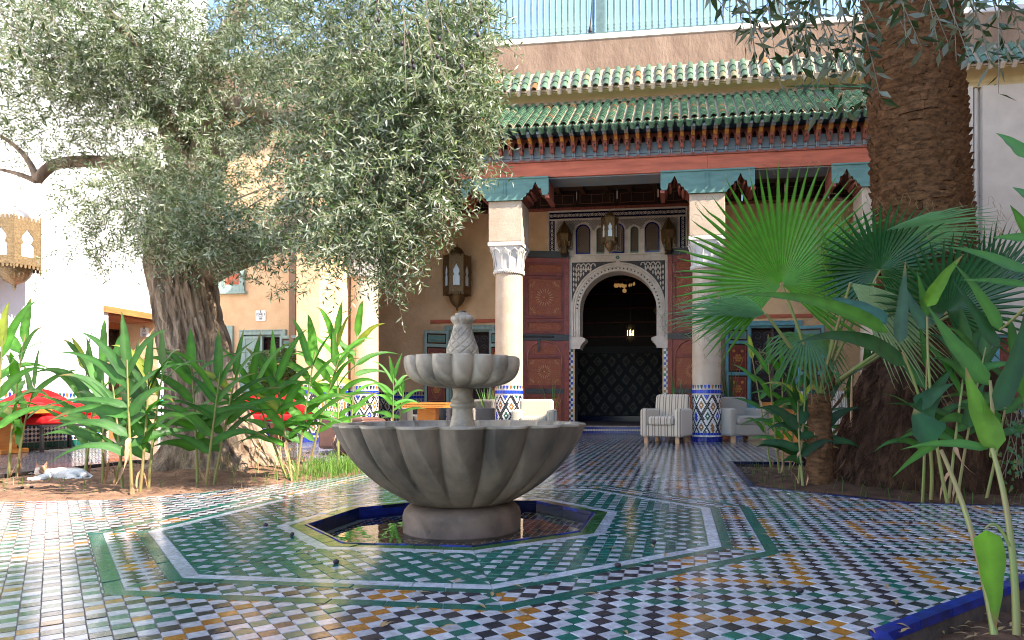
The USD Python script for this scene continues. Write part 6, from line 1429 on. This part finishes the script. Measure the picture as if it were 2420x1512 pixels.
# ---- broad leaved ginger plants
def ginger(label, stems, seed, colr=(.055, .155, .02), L=(.34, .5), W=(.05, .075), group=None, start=.30, zsoil=-.03, name='ginger_plant', stemm='stem_green'):
    r3 = random.Random(seed); t = thing(name, label, 'plant', group=group)
    for (bx_, by_, tx_, ty_, nl) in stems:
        b = G(bx_, by_, zsoil); z = depth(b); tp = D(tx_, ty_, z + r3.uniform(-.12, .12)); mid = (b + tp) / 2 + np.array([r3.uniform(-.03, .03), r3.uniform(-.03, .03), .03])
        P = bez(b, mid, tp, 14); part(t, 'stem', tube(P, np.linspace(.0115, .005, 15), 7), stemm, 40)
        if r3.random() < .75: m, c = leafmesh(b + [.01, -.01, -.01], b + [r3.uniform(-.08, .08), r3.uniform(-.06, .02), r3.uniform(.12, .25)], .03, (.4, .22, .1), (.02, 0, .02), n=5); part(t, 'dry_sheath', m, 'dry_sheath')
        for q_ in range(r3.choice((0, 1, 1, 2))):
            q = P[r3.randint(3, 8)]; d = np.array([r3.uniform(-.10, .10), r3.uniform(-.1, .05), -r3.uniform(.08, .2)]); m, c = leafmesh(q, q + d, r3.uniform(.02, .04), (.26, .16, .06), rgt * r3.uniform(-.05, .05), n=6, fold=.5); part(t, 'dead_leaf', m, 'dry_sheath')
        plane = r3.uniform(-.7, .7)
        for k in range(nl):
            u = start + (1 - start) * (k + .6) / nl; q = P[min(14, int(u * 14))]; s_ = 1 if k % 2 else -1; az = plane + (0 if s_ > 0 else math.pi) + r3.uniform(-.6, .6)
            el = math.radians(r3.uniform(-6, 38) + 38 * max(0, u - .6) / .4); l = r3.uniform(*L) * (1.05 - .35 * abs(u - .65)); d = (rgt * math.cos(az) + fwd * math.sin(az) * .8) * math.cos(el) + up * math.sin(el)
            if k == nl - 1: d = up * .95 + rgt * r3.uniform(-.25, .25); l *= .9
            tone = r3.uniform(.55, 1.05); cc = np.array(colr) * tone
            if r3.random() < .03: cc = np.array([.20, .22, .03])
            m, c = leafmesh(q, q + d * l, r3.uniform(*W), cc, up * l * r3.uniform(.10, .30), up=up * r3.uniform(.2, 1) + rgt * r3.uniform(-.5, .5) - fwd * r3.uniform(.3, 1.2), fold=r3.uniform(.10, .35), n=10); part(t, 'leaf', m, 'vein_leaf', True, col=c)
GL = 'broad leaved plants along the left bed'
ginger('broad leaved plant at the far left edge before the red sofa', [(-25, 1140, 5, 800, 9), (20, 1130, 60, 790, 10), (40, 1128, 85, 900, 8), (-40, 1135, -30, 860, 8)], 1, (.06, .17, .025), (.40, .60), (.065, .095), GL)
ginger('tall yellow stemmed plant beside the sleeping cat', [(205, 1130, 203, 835, 10), (198, 1135, 225, 880, 8)], 2, (.06, .15, .028), (.40, .54), (.06, .085), GL)
ginger('dark stemmed plant at the front left corner of the bed', [(312, 1175, 300, 850, 12), (330, 1172, 352, 880, 11), (290, 1160, 265, 900, 9)], 3, (.042, .125, .024), (.40, .56), (.06, .085), GL, .32)
ginger('leafy plant just left of the olive roots', [(350, 1165, 390, 850, 11), (243, 1150, 245, 860, 10), (270, 1150, 320, 890, 9)], 4, (.05, .14, .02), (.38, .54), (.06, .09), GL, .32)
ginger('leafy plant in front of the olive trunk', [(466, 1152, 450, 850, 12), (485, 1155, 520, 880, 11), (505, 1150, 560, 870, 11)], 5, (.048, .145, .02), (.36, .52), (.055, .08), GL, .3)
ginger('bright plant between the olive roots and the grass', [(690, 1142, 645, 870, 12), (700, 1140, 745, 830, 12), (680, 1138, 590, 890, 9)], 6, (.065, .19, .022), (.40, .56), (.06, .085), GL, .32)
ginger('tall bright plant rising beside the leather pouf', [(725, 1125, 800, 850, 9), (800, 1108, 795, 780, 12), (822, 1100, 845, 775, 11)], 7, (.07, .205, .022), (.42, .58), (.06, .085), GL)
ginger('small plant rising behind the left rim of the fountain', [(925, 1062, 930, 885, 11), (940, 1060, 955, 920, 6)], 8, (.065, .20, .03), (.38, .52), (.055, .075), GL, .45)
GR = 'broad leaved plants along the right bed'
ginger('slender plants at the left end of the right bed', [(1822, 1105, 1775, 830, 7), (1842, 1118, 1815, 850, 8), (1852, 1116, 1850, 860, 8), (1866, 1112, 1880, 880, 7)], 11, (.045, .145, .02), (.32, .46), (.05, .075), GR, .25, -.04)
ginger('dark plant with broad leaves around the stub trunk', [(1886, 1155, 1905, 900, 9), (1898, 1158, 1885, 950, 8), (1915, 1152, 1960, 900, 9)], 12, (.022, .07, .025), (.30, .42), (.07, .10), GR, .25, -.04)
ginger('dark leaves hanging beside the wooden stake', [(2010, 1120, 2050, 860, 7), (2030, 1125, 2000, 930, 5)], 13, (.025, .075, .025), (.30, .44), (.06, .085), GR, .3, -.04)
ginger('leafy plant at the foot of the palm trunk on the right', [(2180, 1190, 2190, 850, 6), (2240, 1200, 2290, 800, 9), (2260, 1195, 2330, 820, 8), (2330, 1185, 2400, 830, 9)], 14, (.035, .11, .02), (.36, .5), (.055, .085), GR, .35, -.04)
stk = thing('wooden_stake', 'thin wooden stake in the soil left of the palm roots', 'stake'); q = G(2012, 1150, -.05); part(stk, 'pole', rough_limb([q, q + [0, .01, .45], q + [.01, .0, 1.0]], [.012, .011, .010], 8, 14, .04, 61), 'pale_leg', True)
# big leaves read off one by one: (base x, y, tip x, y, width px, depth, colour, bow up, bow right, facing)
D1, D2, D3, D4 = (.045, .13, .018), (.018, .06, .022), (.10, .20, .018), (.05, .10, .07)
def placed(label, leaves, stems, seed, name='ginger_plant', group=GR):
    t = thing(name, label, 'plant', group=group)
    for (pts, z, r) in stems: P = [D(x, y_, z_) for (x, y_), z_ in zip(pts, z)]; part(t, 'stem', tube(bez(P[0], P[1], P[2], 14) if len(P) == 3 else P, np.linspace(r, r * .6, 15) if len(P) == 3 else r, 9), 'stem_green', 40)
    for (x0, y0, x1, y1, w, z0, z1, cl, bu, br) in leaves:
        a, b = D(x0, y0, z0), D(x1, y1, z1); l = np.linalg.norm(b - a); wd = w / FOC * (z0 + z1) / 2
        fc = -fwd + up * .35; m, c = leafmesh(a, b, wd, cl, (up * bu + rgt * br) * l, up=fc, fold=.16, n=14, pale=1.35); part(t, 'leaf', m, 'vein_leaf', True, col=c)
placed('tall plant arching long leaves left across the fan palm', [(2099, 785, 1734, 699, 40, 4.3, 4.0, D1, .10, 0), (2138, 862, 1880, 811, 46, 4.4, 4.1, D2, .16, 0), (2125, 810, 2140, 613, 34, 4.4, 4.4, D4, 0, .0), (2095, 764, 1961, 703, 42, 4.5, 4.7, (.03, .09, .06), .08, 0), (2191, 748, 2167, 638, 24, 4.6, 4.6, D1, 0, .0), (2191, 724, 2277, 601, 34, 4.4, 4.3, D3, .05, -.05), (2191, 779, 2139, 675, 34, 4.5, 4.6, (.04, .10, .06), 0, -.06), (2170, 1000, 2250, 870, 50, 4.5, 4.4, D2, 0, -.05), (2165, 960, 2255, 905, 40, 4.5, 4.3, (.03, .09, .05), .05, 0)],
    [([(2200, 1180), (2215, 1020), (2133, 832)], (4.7, 4.6, 4.4), .013), ([(2240, 1195), (2190, 960), (2191, 748)], (4.55, 4.5, 4.5), .012)], 1)
placed('foreground plant with big leaves over the blue kerb at the right', [(2335, 910, 2194, 725, 50, 2.3, 2.45, D1, .03, -.06), (2353, 966, 2424, 720, 50, 2.1, 2.2, D2, 0, .07), (2357, 1062, 2282, 867, 66, 2.1, 2.2, D3, 0, -.05), (2219, 1043, 2110, 1127, 22, 2.2, 2.1, D1, .05, 0), (2335, 1060, 2129, 1062, 22, 2.1, 2.2, D1, .10, 0), (2330, 1253, 2353, 1490, 72, 1.95, 1.9, (.12, .25, .018), 0, .02), (2213, 1040, 2160, 965, 84, 2.3, 2.35, (.02, .075, .03), 0, -.10), (2356, 822, 2252, 662, 34, 2.5, 2.6, D2, 0, .02), (2363, 779, 2252, 620, 34, 2.5, 2.6, D1, .02, .05), (2423, 644, 2240, 583, 34, 2.3, 2.5, D1, .06, 0), (2430, 676, 2265, 662, 24, 2.3, 2.5, D1, .04, 0), (2430, 565, 2344, 562, 34, 2.2, 2.3, (.06, .17, .02), .05, 0), (2430, 550, 2387, 484, 34, 2.2, 2.2, D1, 0, 0), (2430, 375, 2353, 314, 44, 2.0, 2.1, (.05, .15, .02), .08, 0), (2440, 470, 2393, 442, 30, 2.1, 2.1, (.05, .14, .07), 0, 0), (2290, 1010, 2330, 900, 40, 2.6, 2.6, D2, 0, -.1), (2400, 860, 2425, 960, 46, 2.2, 2.2, D1, 0, 0)],
    [([(2350, 1500), (2310, 1250), (2224, 1064)], (1.95, 2.05, 2.2), .010), ([(2402, 1500), (2400, 1230), (2344, 1060)], (1.95, 2.0, 2.1), .011), ([(2385, 1290), (2355, 1215), (2328, 1250)], (1.96, 1.96, 1.95), .005), ([(2344, 1077), (2350, 1000), (2340, 900)], (2.1, 2.2, 2.3), .008), ([(2430, 720), (2390, 760), (2363, 779)], (2.3, 2.4, 2.5), .006)], 2)
# ---- grass, weeds, litter
def blades(n, where, L, colr, seed, name, label=None, cat=None):
    r4 = np.random.default_rng(seed); V, F, Cc = [], [], []
    for k in range(n):
        b = where(r4); l = r4.uniform(*L); a = r4.uniform(0, 6.28); d = np.array([math.cos(a), math.sin(a), 0]) * l * r4.uniform(.15, .8); q = b + d * .4 + [0, 0, l * .75]; t_ = b + d + [0, 0, l * r4.uniform(.4, .9)]; s_ = np.array([-math.sin(a), math.cos(a), 0]) * .0028
        n0 = len(V); V += [b - s_, b + s_, q + s_ * .8, q - s_ * .8, t_]; F += [[n0, n0 + 1, n0 + 2], [n0, n0 + 2, n0 + 3], [n0 + 3, n0 + 2, n0 + 4]]; Cc += [np.array(colr) * r4.uniform(.7, 1.3)] * 5
    return solo(name, (np.array(V), np.array(F)), 'grass_blade', label, cat, kind='stuff', col=np.clip(np.array(Cc), 0, .9))
def patch(cx_, cy_, sx, sy, z): return lambda r: np.array([cx_ + r.normal(0, sx), cy_ + r.normal(0, sy), z])
pg = G(805, 1120)
blades(900, lambda r: np.array([*(np.array(pg[:2]) + r.normal(0, 1, 2) * [.20, .42] + [-.12, .3]), -.03]), (.05, .27), (.16, .30, .05), 1, 'grass', 'bright tuft of grass at the right end of the left bed', 'grass')
blades(260, lambda r: np.array([r.uniform(-5.8, -2.95), r.uniform(4.3, 7.1), -.03]), (.04, .12), (.13, .20, .05), 2, 'grass', 'thin grass blades scattered over the left bed', 'grass')
blades(380, lambda r: np.array([r.uniform(.62, 3.6), r.uniform(4.75, 7.7), -.04]), (.04, .17), (.09, .16, .03), 3, 'grass', 'sparse grass blades around the palm in the right bed', 'grass')
def weed(label, stems, h, seed):
    t = thing('wispy_weed', label, 'plant'); r5 = random.Random(seed)
    for (x, y_) in stems:
        b = G(x, y_, -.03); tp = b + [r5.uniform(-.08, .08), r5.uniform(-.05, .05), h * r5.uniform(.6, 1.1)]; part(t, 'stem', tube([b, (b + tp) / 2 + [.01, 0, 0], tp], .0028, 4), 'dry_sheath'); ms, cs = [], []
        for k in range(26):
            q = b + (tp - b) * r5.uniform(.12, 1); d = np.array([r5.uniform(-1, 1), r5.uniform(-1, 1), r5.uniform(.1, .8)]); d = d / np.linalg.norm(d) * r5.uniform(.02, .045); m, c = leafmesh(q, q + d, .009, (.30, .33, .20), n=3); ms.append(m); cs.append(c)
        part(t, 'leaves', J(*ms), 'grass_blade', col=np.vstack(cs), kind='stuff')
weed('pale wispy weeds in front of the red sofa', [(575 + k * 9, 1100 + (k * 37 % 30)) for k in range(15)], .42, 4)
weed('pale suckers at the foot of the olive trunk', [(430 + k * 13, 1125 + (k * 29 % 25)) for k in range(11)], .22, 5)
def ivy(label, n, cxp, cyp, sx, sy, z, seed):
    t = thing('creeper', label, 'plant'); r6 = random.Random(seed)
    for k in range(6):
        a = D(cxp + r6.uniform(-sx, sx), cyp + sy, z); b = D(cxp + r6.uniform(-sx, sx), cyp - sy, z); part(t, 'vine', tube(bez(a, (a + b) / 2 + [r6.uniform(-.1, .1), -.05, 0], b, 8), .003, 4), 'twig')
    for k in range(n):
        q = D(cxp + r6.gauss(0, sx * .6), cyp + r6.gauss(0, sy * .6), z + r6.uniform(-.2, .1)); m, c = leafmesh(q, q + rgt * r6.uniform(-.05, .05) + up * r6.uniform(-.05, .03) - fwd * .02, r6.uniform(.03, .05), (.05, .12, .05), n=4, up=-fwd); part(t, 'leaf', m, 'vein_leaf', True, col=c)
ivy('small leaved creeper over the palm roots at the right edge', 90, 2395, 1020, 40, 110, 5.0, 1)
ivy('thin creeper between the settee and the wooden stake', 50, 1990, 1010, 40, 90, 6.3, 2)
def litter(label, n, where, z, seed):
    r8 = np.random.default_rng(seed); ms = []
    for k in range(n):
        b = np.array([*where(r8), z]); a = r8.uniform(0, 6.28); l = r8.uniform(.015, .07)
        if k % 3: ms.append(tube([b, b + [math.cos(a) * l, math.sin(a) * l, r8.uniform(0, .012)]], r8.uniform(.0012, .0028), 3, cap=False))
        else: ms.append(xf(icos(r8.uniform(.006, .018), 0, (1, .8, .6)), b - [0, 0, .004], a))
    solo('soil_litter', J(*ms), 'soil' if seed == 3 else 'twig', label, 'litter', kind='stuff')
litter('twigs and crumbs strewn over the olive bed', 900, lambda r: (r.uniform(-5.9, -2.95), r.uniform(4.15, 7.0)), SOIL_L + .012, 1)
litter('twigs and crumbs strewn over the palm bed', 700, lambda r: (r.uniform(.62, 3.8), r.uniform(4.85, 7.7)), SOIL_R + .012, 2)
litter('clods of earth in the olive bed', 500, lambda r: (r.uniform(-5.9, -3.0), r.uniform(4.15, 7.0)), SOIL_L + .008, 3)
# olives and leaves lying about
def scatter(name, make, label, cat, group, spots, first=None):
    for k, (x, y_, zz, rz_) in enumerate(spots):
        p = G(x, y_, zz)
        if first is None:
            first = thing(name, label, cat, group, loc=p, rz=rz_); make(first)
        else: copy(first, p, rz_, label, group)
    return first
r7 = random.Random(9)
def fruit(t): part(t, 'fruit', icos(.0105, 2, (1.3, 1, .95)), 'olive_fruit', True); part(t, 'stalk', tube([(.012, 0, 0), (.02, .003, .003)], .0012, 4), 'twig')
def rnd(n, x0, x1, y0, y1, z): return [(r7.uniform(x0, x1), r7.uniform(y0, y1), z, r7.uniform(0, 6)) for _ in range(n)]
f0 = None
for lab, x, y_ in (('single black olive on the green tiles left of the pool', 628, 1240), ('black olive on the tiles below the front left pool edge', 794, 1327), ('black olive at the right of the green octagon', 1545, 1280), ('black olive on the right hand tiles near the far bed', 2152, 1233), ('small black olive beside the left pool corner', 690, 1262), ('dark red olive on the checkered floor at lower right', 1890, 1395), ('black olive on the white band right of the fountain', 1460, 1335)):
    if f0 is None: f0 = scatter('fallen_olive', fruit, lab, 'olive', None, [(x, y_, .009, 0)])
    else: copy(f0, G(x, y_, .009), r7.uniform(0, 6), lab)
scatter('fallen_olive', fruit, 'small black olive on the brown soil near the sleeping cat', 'olive', 'black olives on the soil by the cat', rnd(26, 10, 420, 1142, 1176, -.018), f0)
scatter('fallen_olive', fruit, 'small black olive on the soil between olive roots and paving', 'olive', 'black olives by the olive roots', rnd(9, 430, 800, 1128, 1150, -.018), f0)
scatter('fallen_olive', fruit, 'small black olive on the dark soil below the palm', 'olive', 'black olives below the palm', rnd(9, 1950, 2400, 1165, 1192, -.03), f0)
def dryleaf(t): m, c = leafmesh((-.024, 0, 0), (.024, .004, .002), .013, (.4, .25, .1), (0, 0, .006), n=5); part(t, 'blade', m, 'dry_leaf'); part(t, 'stalk', tube([(-.024, 0, 0), (-.031, .002, .001)], .0008, 4), 'twig')
f1 = scatter('fallen_leaf', dryleaf, 'dry leaf lying on the tiles in front of the pool', 'leaf', 'dry leaves on the tiles before the pool', rnd(26, 560, 1500, 1290, 1500, .003))
for lab, g, sp_ in (('dry leaf lying on the checkered floor right of the fountain', 'dry leaves on the right hand tiles', rnd(26, 1500, 2200, 1210, 1500, .003)), ('pale dry leaf on the soil behind the blue kerb', 'dry leaves behind the blue kerb', rnd(36, 2200, 2420, 1440, 1510, -.06)),
    ('dry leaf on the dark soil of the palm bed', 'dry leaves in the palm bed', rnd(40, 1780, 2400, 1120, 1185, -.035)), ('dry leaf on the sunlit soil of the olive bed', 'dry leaves in the olive bed', rnd(34, 20, 800, 1120, 1170, -.02))):
    scatter('fallen_leaf', dryleaf, lab, 'leaf', g, sp_, f1)
